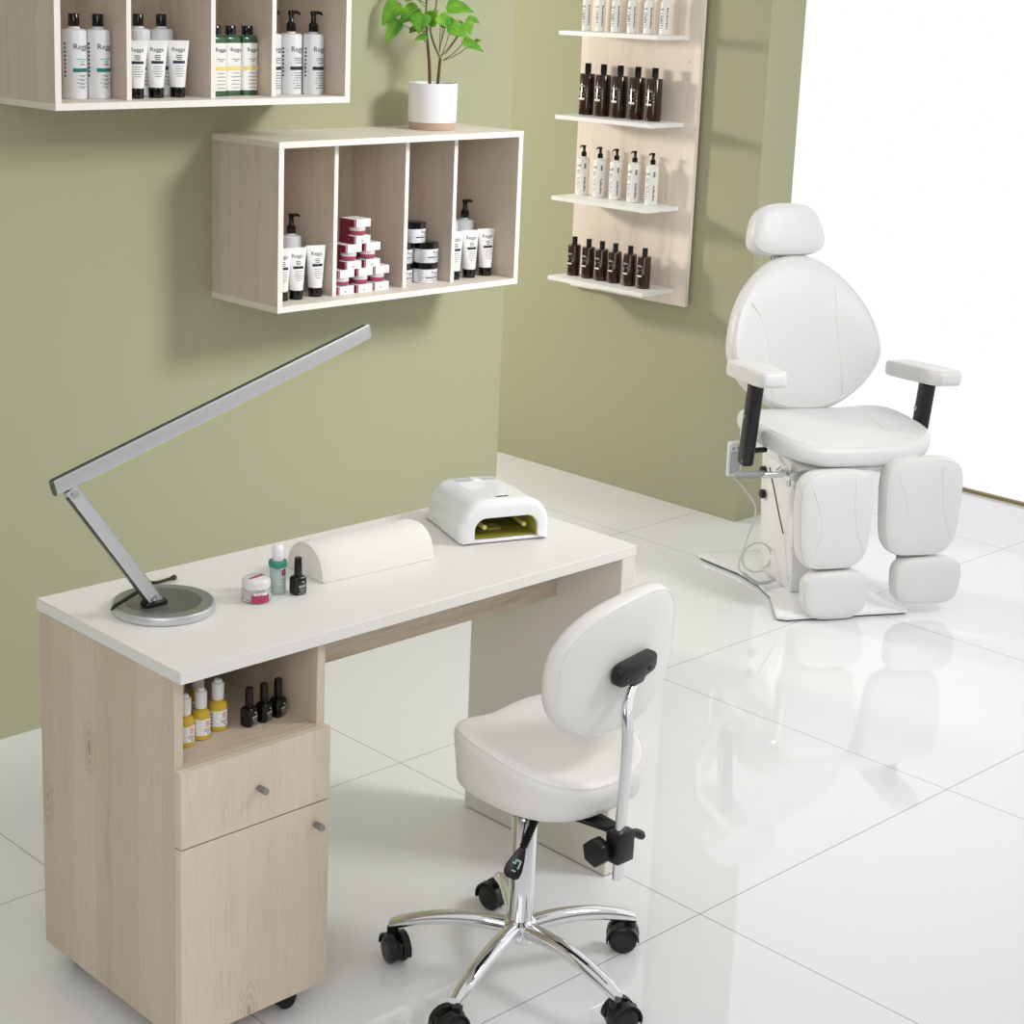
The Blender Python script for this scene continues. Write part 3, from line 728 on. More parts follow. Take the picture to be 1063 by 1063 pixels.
bar(a0-d*.006+nrm*.0135, a1-d*.0+nrm*.0135, .0016, .010, 0).build('cable_channel', ALUD, t)
for q, nm in ((a0+d*.01, 'pivot_screw'), (a1, 'pivot_screw')):
    mb = MB(); mb.lathe([(.0065, 0), (.0068, .002), (.006, .0032), (.0035, .0032), (.003, .0018)], 20, mtx=Matrix.Translation((q.x, q.y-.0072, q.z)) @ Matrix.Rotation(PI/2, 4, 'X')); mb.build(nm, STEEL, t)
MB().box(a0.x-.024, a0.x+.022, a0.y-.012, a0.y+.012, .0166, .027, b=.002, seg=1).build('hinge_block', BLACK, t)
h0 = Vector((-1.094-LX, -.010, 1.0235-ZT)); h1 = Vector((-.3955-LX, -.010, 1.2205-ZT))
hd = (h1-h0).normalized(); hn = Vector((-hd.z, 0, hd.x))
mb = MB()
sec = [(.0145, -.0085), (.0145, .001), (.0125, .004), (-.004, .0050), (-.0115, .004), (-.0135, .001), (-.0138, -.0065), (-.012, -.0090), (.0125, -.0095)]
mb.rings([[h0+hd*L_+hn*a+Vector((0, b, 0)) for a, b in sec] for L_ in (0, (h1-h0).length)]); mb.build('lamp_head', ALU, t, smooth=30)
mb = MB(); mb.rings([[h0+hd*L_+hn*a+Vector((0, b, 0)) for a, b in [(.0147, -.0082), (.0147, .001), (.0160, .0005), (.0160, -.0078)]] for L_ in (.0, (h1-h0).length-.004)]); mb.build('lamp_head_cover', ALUD, t)
for L0, L1 in ((-.003, -.0002), ((h1-h0).length+.0002, (h1-h0).length+.003)):
    mb = MB(); mb.rings([[h0+hd*L_+hn*a*1.02+Vector((0, b*1.02, 0)) for a, b in sec] for L_ in (L0, L1)]); mb.build('end_cap', GREYM if L0 < 0 else ALU, t)
mb = MB(); mb.rings([[h0+hd*L_+hn*(-.0137+a)+Vector((0, b, 0)) for a, b in [(0, -.006), (0, .001), (-.0012, .0005), (-.0012, -.0055)]] for L_ in (.06, (h1-h0).length-.02)]); mb.build('diffuser', mat('frosted_diffuser', rgb(236, 236, 232), .5), t)
bar(a1+d*.004, a1+d*.020, .008, .010, .002).build('head_joint', BLACK, t)
def smooth_path(P, k=6):
    P = [Vector(p) for p in P]; out = []
    for i in range(len(P)-1):
        p0 = P[max(0, i-1)]; p1 = P[i]; p2 = P[i+1]; p3 = P[min(len(P)-1, i+2)]
        for j in range(k):
            u = j/k; out.append(.5*((2*p1)+(p2-p0)*u+(2*p0-5*p1+4*p2-p3)*u*u+(3*p1-p0-3*p2+p3)*u**3))
    return out+[P[-1]]
cp = [(-.036, .0, .052), (-.012, .045, .040), (.018, .090, .022), (.044, .118, .0095), (.058, .111, .0082), (.080, .1135, .0075), (.100, .118, .0068), (.108, .121, .0062)]
MB().tube(smooth_path(cp), [.0032]*36+[.0048]*4+[.005]*3, 8).build('cord', BLACK, t)
MB().tube([(-.098, .022, .013), (-.092, .021, .0195), (-.052, .010, .040), (-.034, .0, .046)], [.0022, .0034, .0036, .003], 8).build('strain_relief', BLACK, t)

# ------------------------------------------------------------------ potted plant on the shelf
PX, PY, PZ = .732, -.128, 1.4923
t = thing('potted_plant', 'green heart-leaved plant in a white pot with bare clay foot', 'plant', (PX, PY, PZ))
mb = MB()
mb.lathe([(.062, 0), (.0635, .0015), (.0640, .020)], 48, 1, cap1=False)
mb.lathe([(.0640, .020), (.0660, .0205), (.0665, .030), (.0672, .1225), (.0665, .125), (.0645, .1253), (.0630, .1235), (.0620, .105)], 48, 0, cap0=False, cap1=False)
mb.build('pot', [POT, CLAY], t)
mb = MB(); mb.lathe([(.0618, .103), (.0618, .107), (.03, .1115), (.004, .113)], 32); mb.build('soil', SOIL, t)
# stems: pixel offsets measured from the pot, 1 px = 2.65 mm
def SP(px_, py_, dep=0):   # picture plane through the pot, facing the camera
    vx, vy = .735, -.678
    a = (px_-446.5)*.00262; return Vector((a*vx+dep*.678, a*vy+dep*.735, .122+(88-py_)*.00268))
def stem(name, P, r0, r1, m, k=5):
    Q = smooth_path(P, k); return MB().tube(Q, [r0+(r1-r0)*i/(len(Q)-1) for i in range(len(Q))], 9).build(name, m, t)
J1 = SP(439, 45); J2 = SP(453, 62); J3 = SP(437, 14)
stem('stem', [SP(443, 91), SP(442, 70), SP(440, 52), J1], .0048, .0036, BARK)
stem('stem', [SP(451, 91), SP(452, 78), J2], .0048, .0038, BARK)
stem('stem', [J1, SP(437.5, 28), J3, SP(438, -8), SP(436, -30)], .0036, .0024, STEM)
stem('stem', [J2, SP(446, 48), SP(442, 33), SP(446, 16), SP(448, 0), SP(450, -20)], .0032, .0022, STEM)
def leaf(base, tip, wid, nrm, k=0.2):
    """heart leaf from its petiole end to its tip"""
    L_ = (tip-base); ln = L_.length; y = L_.normalized(); z = (nrm-y*nrm.dot(y)).normalized(); x = y.cross(z)
    prof = [(-.13, .18), (-.10, .62), (0, .92), (.14, 1.0), (.32, .93), (.52, .74), (.70, .5), (.86, .24), (1.0, .02)]
    V = []; F = []
    for i, (s, w_) in enumerate(prof):
        for j in range(-3, 4):
            f = j/3; ss = s
            if i < 2 and j == 0: ss = .02*i
            elif i < 2 and abs(j) == 1: ss = s*.75
            droop = -k*ln*max(0, s)**2*.6
            V.append(base+y*(ss*ln)+x*(f*w_*wid)+z*(.28*abs(f)*w_*wid-.22*(f*w_)**2*wid+droop+.05*wid*math.sin(ss*9+abs(f)*3)))
    for i in range(len(prof)-1):
        for j in range(6): a = i*7+j; F.append([a, a+1, a+8, a+7])
    V2 = [v-z*.0009 for v in V]; n0 = len(V)
    F2 = [[i+n0 for i in f][::-1] for f in F]
    edge = [j for j in range(7)]+[i*7+6 for i in range(1, len(prof))]+[(len(prof)-1)*7+j for j in range(5, -1, -1)]+[i*7 for i in range(len(prof)-2, 0, -1)]
    F3 = [[edge[i], edge[i]+n0, edge[(i+1) % len(edge)]+n0, edge[(i+1) % len(edge)]] for i in range(len(edge))]
    mb = MB(); mb.add(V+V2, F+F2+F3)
    lf = mb.build('leaf', leafm, t, smooth=60)
    mb = MB(); mb.tube([V[i*7+3]+z*.0006 for i in range(1, len(prof))], [.0008, .0008, .0008, .0007, .0006, .0005, .0004, .0003], 6); mb.build('midrib', VEIN, lf)
    return lf
TOCAM = Vector((-.678, -.735, .25)); UPV = Vector((0, 0, 1))
LV = [  # base px, tip px, half width px, depth, joint, up-ness
    ((406, 10), (391, 31), 9.5, -.01, (438, 40), .5), ((407, 27), (396, 48), 7.5, -.02, (438, 36), .3), ((427, 14), (409, 27), 11, -.03, (438, 33), .8),
    ((432, 20), (430, 37), 10, -.05, (438, 42), .5), ((437, 40), (425, 44), 5, -.03, (441, 50), 1.5), ((427, 33), (420, 37), 6, .0, (440, 48), 2.),
    ((440, 26), (448, 14), 9, -.03, (440, 34), .6), ((455, 27), (470, 24), 9, -.04, (452, 56), 1.2), ((452, 20), (462, 31), 8, -.05, (452, 55), .8),
    ((461, 10), (486, 13), 9.5, -.01, (453, 48), .8), ((463, 31), (483, 39), 8.5, -.03, (454, 60), .9), ((478, 27), (484, 37), 7.5, -.01, (454, 60), .7),
    ((481, 22), (493, 25), 6, .02, (458, 58), 1.3), ((476, 28), (470, 24), 5, .03, (456, 58), 1.2), ((478, 44), (498, 52), 6.5, -.02, (456, 64), 1.0), ((486, 46), (494, 42), 5, .01, (457, 64), 1.4),
    ((424, -2), (415, 6), 8, -.02, (437, 12), .8), ((403, -10), (402, 7), 7, .02, (436, 8), .3), ((436, -2), (430, 4), 7, .03, (437, 14), 1.),
    ((448, -6), (462, -14), 9, .0, (446, 16), .9), ((430, -14), (414, -22), 9, .0, (438, 0), .8), ((440, -24), (452, -36), 9, .01, (438, -8), .9), ((462, -2), (480, -14), 9, .02, (450, 4), .9)]
for b_, tp, wd, dep, jt, upn in LV:
    B = SP(b_[0], b_[1], dep); T_ = SP(tp[0], tp[1], dep-.012); Jp = SP(jt[0], jt[1])
    lf = leaf(B, T_, wd*.00285, TOCAM+UPV*upn)
    mid = (B+Jp)/2+Vector((0, 0, -.006))
    stem('petiole', [Jp, mid, B], .0014, .001, STEM, 5)

# ------------------------------------------------------------------ saddle stool
SX, SY = -.328, -1.6
t = thing('saddle_stool', 'white saddle stool with backrest and chrome five-star base at the desk', 'stool', (SX, SY, 0))
mb = MB(); mb.lathe([(.020, .082), (.032, .084), (.034, .092), (.032, .118), (.0255, .124)], 36); mb.build('hub', CHROME, t)
MB().lathe([(.0248, .1245), (.0248, .335), (.0235, .338)], 36).build('column', CHROME, t)
MB().lathe([(.014, .339), (.014, .405)], 28).build('gas_lift', CHROME, t)
for k in range(5):
    a = math.radians(54+72*k); ux, uy = math.cos(a), math.sin(a)
    R = []
    for s in [i/12 for i in range(13)]:
        rr = .022+.236*s; zc = .104+.020*math.sin(s*PI*.62)-.050*s**1.6; hw = .0185-.0045*s; hh = .0165-.0045*s
        if s > .93: hw *= .82; hh *= .8
        R.append([(ux*rr-uy*hw*c, uy*rr+ux*hw*c, zc+hh*sn) for c, sn in [(math.copysign(abs(math.cos(q))**.8, math.cos(q)), math.sin(q)) for q in [2*PI*j/16 for j in range(16)]]])
    mb = MB(); mb.rings(R); arm = mb.build('base_arm', CHROME, t, smooth=55)
    cx, cy = ux*.252, uy*.252; b2 = a+(.7, 2.2, -.6, 1.2, 2.6)[k]
    vx, vy = math.cos(b2), math.sin(b2)   # trailing direction of the castor
    wx, wy = cx+vx*.014, cy+vy*.014
    Mx = Matrix.Translation((wx, wy, 0)) @ Matrix.Rotation(b2, 4, 'Z') @ Matrix.Scale(1.13, 4)
    mb = MB()
    for s in (-1, 1):
        mb.lathe([(.012, -.0062), (.0215, -.0058), (.0248, -.003), (.0248, .003), (.0215, .0058), (.012, .0062)], 26, mtx=Mx @ Matrix.Translation((0, s*.0125, .0249)) @ Matrix.Rotation(PI/2, 4, 'X'))
    for s in (-1, 1):
        n = 14; ring = lambda y, rr: [Mx @ Vector((rr*math.cos(q), y, .0249+rr*math.sin(q))) for q in [math.radians(-15+195*j/n) for j in range(n+1)]]
        mb.rings([ring(s*.006, .0262), ring(s*.0195, .0262), ring(s*.0195, .0292), ring(s*.006, .0292), ring(s*.006, .0262)], 0, False, False, closed=False)
    mb.box(-.0265, .0265, -.0058, .0058, .014, .044, b=.004, seg=2, mtx=Mx)
    ca = mb.build('castor', BLACK, t)
    MB().cyl((cx, cy, .045), (cx, cy, .066), .0115, 16).build('castor_stem', BLACK, ca)
# seat
ccx, ccy = .020, -.036
SA, SB = .166, .168
def seat_z(u, v):   # u,v in -1..1 : saddle, high at the sides and the back
    return .501+.024*v+.022*u*u-.020*max(0, v)*(1-abs(u)**1.5)
def seat_ring(k, dz, zf=None, n=64):
    out = []
    for a, b in sell(1, 1, 2.6, n):
        pinch = 1-.04*math.exp(-((a-.0)/.35)**2)*(1 if b > 0 else 0)
        z = (seat_z(a*k, b*k)+dz) if zf is None else zf
        out.append((ccx+SA*a*k, ccy+SB*b*k*pinch, z))
    return out
mb = MB()
rr = [seat_ring(.80, 0, .4105), seat_ring(.90, 0, .4125), seat_ring(.955, 0, .420)]
for f in (.25, .5, .75): rr.append([(p[0], p[1], .425+(q[2]-.026-.425)*f) for p, q in zip(seat_ring(.955+.045*f, 0), seat_ring(1, 0))])
rr += [seat_ring(1.0, -.022), seat_ring(.992, -.013), seat_ring(.97, -.005), seat_ring(.935, .0005), seat_ring(.89, .003), seat_ring(.75, .003), seat_ring(.5, .002), seat_ring(.25, 0), seat_ring(.05, 0)]
mb.rings(rr); mb.build('seat', LEATHER, t, smooth=75)
MB().tube([Vector(p)+Vector((0, 0, .0005)) for p in seat_ring(.975, -.0055)], .0010, 6, closed=True).build('seat_seam', SEAM, t)
MB().box(ccx-.09, ccx+.09, ccy-.09, ccy+.09, .402, .4104, b=.003, seg=1).build('seat_plate', BLACK, t)
# backrest
BC = Vector((-.272-SX, -1.793-SY, .694)); yw, rc, rl = .094, .065, .069
bl = Vector((math.cos(yw), math.sin(yw), 0)); bf = Vector((-math.sin(yw), math.cos(yw), 0))
bu = Vector((0, 0, 1))*math.cos(rc)-bf*math.sin(rc); bn = bf*math.cos(rc)+Vector((0, 0, 1))*math.sin(rc)
bl2 = bl*math.cos(rl)+bu*math.sin(rl); bu2 = -bl*math.sin(rl)+bu*math.cos(rl)
def back_ring(k, dep, n=72, dome=0):
    return [BC+bl2*(.183*a*k)+bu2*(.132*b*k)+bn*(.95*(.183*a*k)**2+dep+dome*(k*k)) for a, b in sell(1, 1, 2.44, n)]
mb = MB()
mb.rings([back_ring(.05, -.004), back_ring(.3, -.0038), back_ring(.6, -.003), back_ring(.85, -.0015), back_ring(.93, 0), back_ring(.965, .002), back_ring(.99, .008), back_ring(1.0, .015), back_ring(1.0, .022), back_ring(.985, .031), back_ring(.94, .037), back_ring(.8, .041), back_ring(.5, .043), back_ring(.2, .044), back_ring(.05, .044)])
mb.build('backrest', LEATHER, t, smooth=75)
MB().tube(back_ring(.955, .0010), .0010, 6, closed=True).build('backrest_seam', SEAM, t)
# back bracket and flat post
BK = BC+bl2*(-.014)+bu2*(.000)-bn*.006
mb = MB(); poly = [(-.048, .002), (-.046, -.012), (-.036, -.017), (-.014, -.018), (-.010, -.026), (.018, -.026), (.022, -.018), (.044, -.015), (.05, -.006), (.05, .012), (.044, .019), (-.03, .019), (-.044, .015)]
poly = [(a*1.18, b*1.15) for a, b in poly]; mb.prism(poly, BK-bn*.022, bl2, bu2, bn, .024, b=.0055); mb.build('back_bracket', BLACK, t)
for q in (-.033, .035):
    mb = MB(); mb.cyl(BK+bl2*q-bu2*.006-bn*.0222, BK+bl2*q-bu2*.006-bn*.023, .0045, 14); mb.build('bracket_bolt', GLOSSB, t)
def flatbar(P, hw, hd, name, m):
    R = []; P = [Vector(p) for p in P]
    for i, p in enumerate(P):
        tg = (P[min(i+1, len(P)-1)]-P[max(i-1, 0)]).normalized(); x = bl; y = tg.cross(x).normalized()
        R.append([p+x*a*hw+y*b*hd for a, b in sell(1, 1, 5, 20)])
    return MB().rings(R).build(name, m, t, smooth=50)
pb_ = BK-bn*.012-bu2*.012
pz = [(-.004, -.243, .309), (-.004, -.243, .40), (-.002, -.243, .50), (.003, -.240, .58), (.008, -.230, .635), (pb_.x, pb_.y, pb_.z-.018)]
flatbar(smooth_path(pz, 5), .0125, .0062, 'back_post', CHROME)
MB().box(-.026, .019, -.259, -.226, .345, .405, b=.004, seg=2).build('post_clamp', BLACK, t)
mb = MB(); mb.prism([(-.0, -.225), (.03, -.225), (.05, -.03), (-.04, -.03)], (-.018, 0, .396), (1, 0, 0), (0, 1, 0), (0, 0, 1), .010, b=.002); mb.build('post_support', BLACK, t)
mb = MB(); hx = [(.027*math.cos(PI/3*i+.3), .027*math.sin(PI/3*i+.3)) for i in range(6)]
mb.prism(hx, (-.028, -.222, .365), (.5, -.0, 0.0) if False else (0, 1, 0), (0, 0, 1), (-1, 0, 0), .026, b=.003); mb.build('clamp_knob', BLACK, t)
MB().tube([(.018, -.245, .392), (.036, -.245, .387), (.048, -.247, .380), (.053, -.248, .375)], [.006, .0085, .009, .006], 12).build('clamp_lever', BLACK, t)
# height lever with ribbed bellows
v0 = Vector((-.040-.002, -.055, .4)); v0 = Vector((-.033, -.062, .372)); v1 = Vector((-.066, -.062, .318))
mb = MB(); n = 24; P = [v0+(v1-v0)*(i/n) for i in range(n+1)]; mb.tube(P, [.0088 if i % 2 else .0066 for i in range(n+1)], 12); mb.build('lever_bellows', RUBBER, t)
MB().cyl((-.02, -.045, .400), v0, .005, 10).build('lever_rod', BLACK, t)
ld = (v1-v0).normalized(); lx = Vector((ld.z*-1, 0, ld.x)).normalized()
vw = Vector((-.62, -.70, .33)).normalized(); lx = ld.cross(vw).normalized(); ln_ = lx.cross(ld).normalized()
poly = [(-.006, 0), (.006, 0), (.013, .025), (.0165, .045), (.0155, .056), (.009, .062), (-.009, .062), (-.0165, .055), (-.0175, .043), (-.0135, .025)]
mb = MB(); mb.prism([(-a, b) for a, b in poly], v1-ln_*.006, lx, ld, ln_, .012, b=.003); hl = mb.build('height_lever', BLACK, t)
p = Print(lambda u, v: v1+ld*v+lx*u+ln_*.0064)
for (u0, u1, w0, w1) in ((-.0075, -.0045, .024, .041), (-.006, .003, .024, .0275), (.001, .004, .024, .034), (.003, .008, .031, .034), (-.004, .004, .045, .0475)): p.rect(u0, u1, w0, w1, 0, 1)
p.build('lever_print', GREENLOGO, hl)

# ------------------------------------------------------------------ pedicure chair
TH = math.radians(28.5)
t = thing('pedicure_chair', 'white leather pedicure chair with split leg rests by the bright window', 'chair', (2.086, -.53, 0), -TH)
# local frame: x to the sitter's left (picture right), -y is forward
def F3(l, f, z): return Vector((l, -f, z))
def pad(name, outline, c, ux, uy, un, th, parent=t, m=LEATHERC, dome=.012, rim=.86, curve=None, n_up=None):
    """upholstered pad; outline in (ux,uy) about c; un points out of the face"""
    def ring(k, dep):
        out = []
        for a, b in outline:
            p = c+ux*(a*k)+uy*(b*k)+un*dep
            if curve: p = p+un*curve(a*k, b*k)
            out.append(p)
        return out
    prof = [(.06, 0), (.5, 0), (.9, 0), (.955, th*.03), (.985, th*.14), (1.0, th*.34), (1.0, th*.62), (.985, th*.80), (.96, th*.90), (.925, th*.96), (rim, th+dome*.12), (.7, th+dome*.55), (.5, th+dome*.8), (.3, th+dome*.95), (.06, th+dome)]
    mb = MB(); mb.rings([ring(k, d_) for k, d_ in prof]); o = mb.build(name, m, parent, smooth=80)
    sm = MB(); sm.tube(ring(.945, th*.935), .0014, 6, closed=True); s_ = sm.build('piping', SEAM, o)
    return o, ring
def topz(ring_k, th, dome):
    P = [(.06, th+dome), (.3, th+dome*.95), (.5, th+dome*.8), (.7, th+dome*.55), (.86, th+dome*.12), (.925, th*.96), (1.0, th*.62)]
    for (k0, d0), (k1, d1) in zip(P, P[1:]):
        if ring_k <= k1: return d0+(d1-d0)*max(0, (ring_k-k0))/(k1-k0)
    return P[-1][1]
def seam_on(name, parent, pts, outline, c, ux, uy, un, th, dome, curve=None, r=.0015):
    """stitched line following the face of a pad, pts in outline coordinates"""
    Q = [Vector((a, b, 0)) for a, b in pts]; Q = smooth_path(Q, 6); out = []
    import math as _m
    ang = sorted([(_m.atan2(b, a), _m.hypot(a, b)) for a, b in outline])
    for q in Q:
        an = _m.atan2(q.y, q.x); rr_ = min(ang, key=lambda e: abs((e[0]-an+PI) % (2*PI)-PI))[1]
        k = _m.hypot(q.x, q.y)/rr_
        p = c+ux*q.x+uy*q.y+un*(topz(k, th, dome)+.0002)
        if curve: p = p+un*curve(q.x, q.y)
        out.append(p)
    return MB().tube(out, r, 8).build(name, SEAM, parent)
# base and column
bp = [(-.245, .31), (-.215, .325), (.02, .320), (.19, .322), (.205, .312), (.19, .29), (.165, .22), (.155, 0), (.165, -.2), (.21, -.31), (.19, -.325), (-.21, -.325), (-.25, -.31), (-.235, -.26), (-.185, -.12), (-.17, 0), (-.18, .12), (-.225, .25)]
mb = MB(); mb.prism([(a, -b) for a, b in bp], (0, 0, .006), (1, 0, 0), (0, 1, 0), (0, 0, 1), .012, b=.003); mb.build('base_plate', WGLOSS, t)
mb = MB(); mb.prism([(a*.97, -b*.97) for a, b in bp], (0, 0, .0), (1, 0, 0), (0, 1, 0), (0, 0, 1), .006); mb.build('base_skirt', BLACK, t, smooth=0)
mb = MB(); mb.prism([(.118, .019), (-.118, .019), (-.16, .30), (-.17, .44), (.05, .44), (.085, .36)], (-.108, 0, 0), (0, -1, 0), (0, 0, 1), (1, 0, 0), .21, b=.004)
mb.build('column', mat('white_lacquer', rgb(238, 238, 238), .3), t)
for f, z in ((-.135, .355), (-.125, .278)):
    mb = MB(); mb.lathe([(.012, 0), (.015, .002), (.015, .012), (.012, .0155)], 20, mtx=Matrix.Translation((-.1085, -f, z)) @ Matrix.Rotation(-PI/2, 4, 'Y')); mb.build('knob', BLACK, t)
mb = MB(); mb.tube([F3(-.1092, -.10, .375), F3(-.1092, .0, .235), F3(-.1092, .035, .19)], .0022, 6); mb.build('panel_gap', BLACK, t)
mb = MB()
for f, z in ((.10, .16), (.095, .06), (-.08, .33)): mb.lathe([(.003, 0), (.003, .0015), (.001, .002)], 12, mtx=Matrix.Translation((-.108, -f, z)) @ Matrix.Rotation(-PI/2, 4, 'Y'))
mb.build('screw', STEEL, t)
mb = MB(); mb.prism([(-.22, .44), (.20, .44), (.24, .462), (.20, .476), (-.22, .476)], (-.17, 0, 0), (0, -1, 0), (0, 0, 1), (1, 0, 0), .38, b=.006); mb.build('seat_frame', mat('white_lacquer', None), t)
# seat
so = sell(.278, .245, 3.4, 64); sc = F3(.030, .040, .478)
scurve = lambda a, b: .040*max(0, abs(a/.278)-.45)**1.3*1.6+.006*(b/.245)
so_, _ = pad('seat', so, sc, Vector((1, 0, 0)), Vector((0, 1, 0)), Vector((0, 0, 1)), .068, dome=.004, rim=.84, curve=scurve)
for s in (-1, 1):
    seam_on('seat_seam', so_, [(s*.215, -.205), (s*.165, -.19), (s*.145, -.10), (s*.16, .05), (s*.19, .17)], so, sc, Vector((1, 0, 0)), Vector((0, 1, 0)), Vector((0, 0, 1)), .068, .004, scurve)
# backrest: reclined
RCL = math.radians(17)
bu3 = Vector((0, math.sin(RCL), math.cos(RCL))); bn3 = Vector((0, -math.cos(RCL), math.sin(RCL)))
bo = []
for i in range(72):
    a = 2*PI*i/72; c_, s_ = math.cos(a), math.sin(a)
    x = math.copysign(abs(c_)**(2/2.5), c_); y = math.copysign(abs(s_)**(2/2.5), s_)
    wdt = .274*(1-.40*max(0, (y+.30)/1.30)**1.5)*(1-.20*max(0, (-y-.30)/.70)**1.5)
    bo.append((x*wdt, y*.262))
bc = F3(.040, -.325, .769)
bcurve = lambda a, b: .05*(abs(a)/.27)**2.5
bk, _ = pad('backrest', bo, bc, Vector((1, 0, 0)), bu3, bn3, .085, dome=.010, rim=.80, curve=bcurve)
for s in (-1, 1):
    pts = [(s*.185, .10), (s*.150, .04), (s*.128, -.06), (s*.122, -.20)] if s < 0 else [(s*.122, .15), (s*.120, .0), (s*.128, -.12), (s*.130, -.21)]
    seam_on('back_seam', bk, pts, bo, bc, Vector((1, 0, 0)), bu3, bn3, .085, .010, bcurve)
# headrest
ho = []
for i in range(56):
    a = 2*PI*i/56; c_, s_ = math.cos(a), math.sin(a)
    x = math.copysign(abs(c_)**(2/3.2), c_); y = math.copysign(abs(s_)**(2/3.2), s_)
    ho.append((x*.126*(1-.17*y), y*.088))
hc = F3(.014, -.420, 1.103)
pad('headrest', ho, hc, Vector((1, 0, 0)), bu3, bn3, .078, dome=.006, rim=.84)
for s in (-1, 1):
    MB().cyl(hc+Vector((s*.045, 0, 0))-bu3*.065+bn3*.03, hc+Vector((s*.045, 0, 0))-bu3*.115+bn3*.03, .006, 12).build('headrest_post', STEEL, t)
# armrests with black posts
def armrest(l0, l1, f0, f1, z, pst, tilt):
    pts = []
    c = F3((l0+l1)/2, (f0+f1)/2, z)
    ao = sell((l1-l0)/2, (f1-f0)/2, 6, 52)
    a_, _ = pad('armrest', ao, c, Vector((1, 0, 0)), Vector((0, 1, -tilt)), Vector((0, 0, 1)), .050, dome=.003, rim=.86)
    p0, p1 = pst
    d_ = (p1-p0); x = Vector((1, 0, 0)); y = d_.normalized().cross(x).normalized(); R = []
    for k, s in ((-.0, .55), (.012, .85), (.035, 1), (.5, 1), (1, 1)):
        R.append([p0+d_*k+x*(a*.021*s)+y*(b*.030*s) for a, b in sell(1, 1, 3, 24)])
    post = MB().rings(R).build('armrest_post', BLACK, a_, smooth=50)
    for s in (-1, 1):
        q = p0+d_*.62+x*(s*.0212)+y*.004
        mb = MB(); mb.cyl(q, q+x*(s*.006), .008, 14); mb.build('post_bolt', STEEL, a_)
armrest(-.316, -.218, -.06, .225, .708, (F3(-.290, .10, .445), F3(-.284, .125, .704)), .06)
armrest(.295, .392, -.165, .195, .682, (F3(.318, .065, .47), F3(.322, .090, .688)), .10)
MB().cyl(F3(-.30, .09, .485), F3(-.205, .06, .480), .009, 14).build('armrest_axle', BLACK, t)
# leg rests
for l, f, z0, z1, lean, hw in ((-.076, .300, .160, .474, .02, .122), (.214, .300, .190, .505, .02, .131)):
    uy_ = Vector((0, lean, 1)).normalized(); un_ = Vector((0, -1, lean)).normalized()
    lo = []
    for i in range(56):
        a = 2*PI*i/56; c_, s_ = math.cos(a), math.sin(a)
        x = math.copysign(abs(c_)**(2/4.2), c_); y = math.copysign(abs(s_)**(2/4.2), s_)
        lo.append((x*hw*(1+.07*y), y*(z1-z0)/2))
    c = F3(l, f-.035, (z0+z1)/2)
    lr, _ = pad('leg_rest', lo, c, Vector((1, 0, 0)), uy_, un_, .062, dome=.008, rim=.84)
    h2 = (z1-z0)/2
    for s in (-1, 1):
        seam_on('leg_seam', lr, [(s*hw*.74, h2*.72), (s*hw*.52, h2*.25), (s*hw*.42, -h2*.15), (s*hw*.52, -h2*.55), (s*hw*.70, -h2*.80)] if s < 0 else [(s*hw*.42, h2*.86), (s*hw*.44, h2*.3), (s*hw*.56, -h2*.2), (s*hw*.80, -h2*.68)], lo, c, Vector((1, 0, 0)), uy_, un_, .062, .008)
    fo = []
    for i in range(44):
        a = 2*PI*i/44; c_, s_ = math.cos(a), math.sin(a)
        x = math.copysign(abs(c_)**(2/3.6), c_); y = math.copysign(abs(s_)**(2/3.6), s_)
        fo.append((x*(hw*.87)*(1+.05*y), y*.0765))
    fc = F3(l+(.014 if l < 0 else .034), f-.016, z0-.0800)
    pad('foot_pad', fo, fc, Vector((1, 0, 0)), uy_, un_, .055, dome=.005, rim=.82)
    MB().box(l-.025, l+.025, -(f-.036), -(f-.075), z0-.1, z1-.015, b=.006, seg=2).build('leg_bracket', GREYP, t)
    MB().cyl(F3(l, f-.06, z1-.03), F3(l, .16, .475), .014, 14).build('leg_arm', STEEL, t)
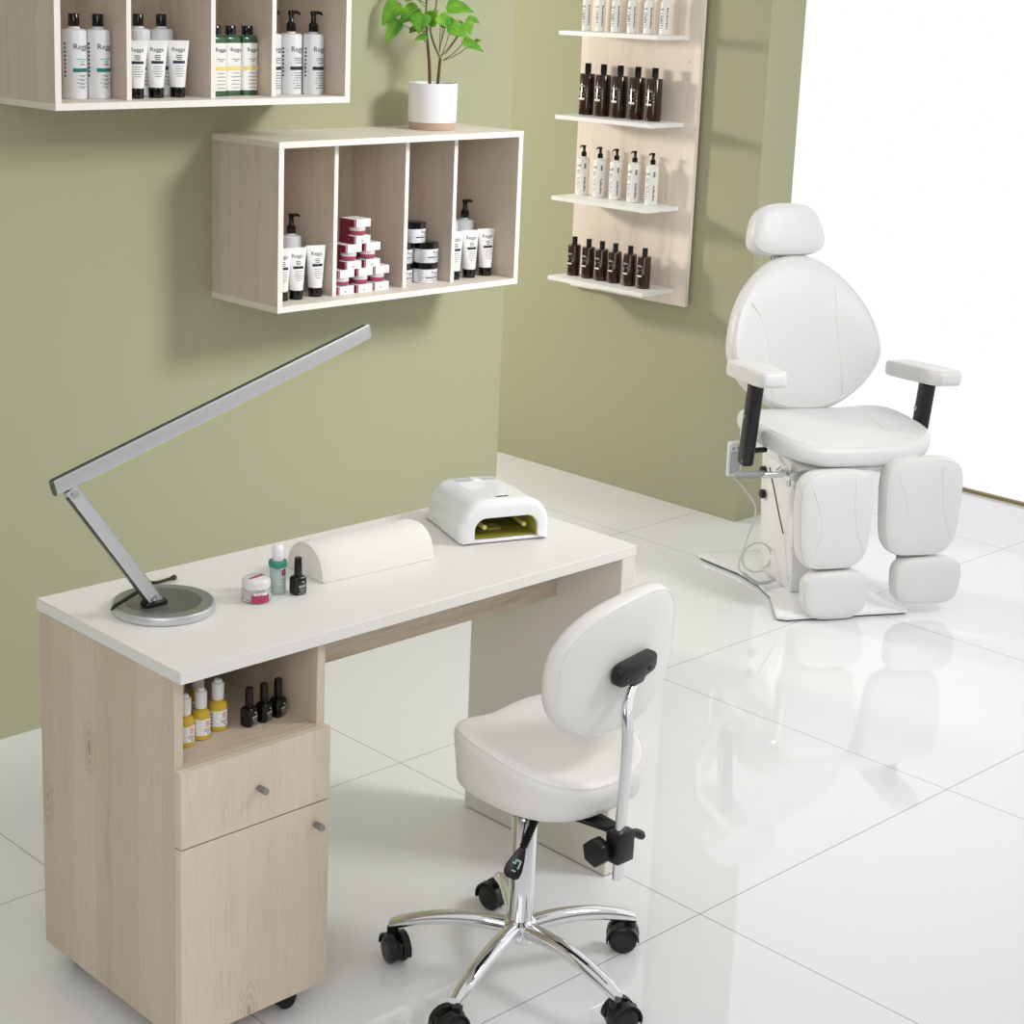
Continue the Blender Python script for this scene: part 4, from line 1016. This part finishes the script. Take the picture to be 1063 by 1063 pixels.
# side levers, chrome fittings
mb = MB(); mb.tube(smooth_path([F3(-.33, .12, .418), F3(-.28, .13, .420), F3(-.24, .14, .424)], 4), [.012]*4+[.0125]*3+[.011]*2, 12); mb.build('lever_grip', GREYP, t)
mb = MB(); mb.cyl(F3(-.24, .14, .424), F3(-.17, .17, .432), .006, 12); mb.cyl(F3(-.27, .19, .428), F3(-.17, .20, .438), .006, 12)
mb.box(-.20, -.13, -.225, -.165, .422, .448, b=.004, seg=2); mb.cyl(F3(-.185, .20, .40), F3(-.185, .20, .455), .007, 12); mb.cyl(F3(-.215, .18, .440), F3(-.20, .18, .452), .010, 12); mb.build('lever_fittings', CHROME, t)
# hand control with cord
rc_ = MB(); Mr = Matrix.Translation(F3(-.262, -.045, .425)) @ Matrix.Rotation(math.radians(12), 4, 'X') @ Matrix.Rotation(math.radians(-6), 4, 'Y')
rc_.box(-.024, .024, -.009, .009, -.062, .062, b=.006, seg=2, mtx=Mr); hcr = rc_.build('hand_control', mat('pale_grey_plastic', rgb(226, 226, 226), .4), t)
mb = MB(); mb.box(-.017, .017, -.0096, -.0088, -.05, .03, mtx=Mr); mb.build('keypad', LGREY, hcr)
mb = MB()
for k in (-.008, .008): mb.box(k-.004, k+.004, -.0105, -.0095, .036, .046, mtx=Mr)
mb.build('button', GREYP, hcr)
cp = [F3(-.262, -.03, .36), F3(-.225, -.05, .33), F3(-.185, -.02, .26), F3(-.205, -.02, .17), F3(-.245, .01, .085), F3(-.235, .03, .06)]
mb = MB(); mb.tube(smooth_path(cp, 8), .003, 8); mb.build('cord', mat('pale_cord', rgb(214, 214, 214), .5), hcr)
cp = [F3(-.235, .03, .06), F3(-.20, .05, .035), F3(-.16, .045, .030), F3(-.125, .03, .035)]
mb = MB(); mb.tube(smooth_path(cp, 8), .0062, 10); mb.build('cord_sleeve', mat('cord_sleeve_grey', rgb(200, 200, 200), .5), hcr)
cp = [F3(-.118, .0, .035)]+[F3(-.155+.05*math.cos(q), -.05, .085+.05*math.sin(q)) for q in [math.radians(d_) for d_ in range(-60, 300, 20)]]+[F3(-.120, -.07, .03)]
mb = MB(); mb.tube(smooth_path(cp, 3), .003, 8); mb.build('cord_loop', mat('pale_cord', None), hcr)
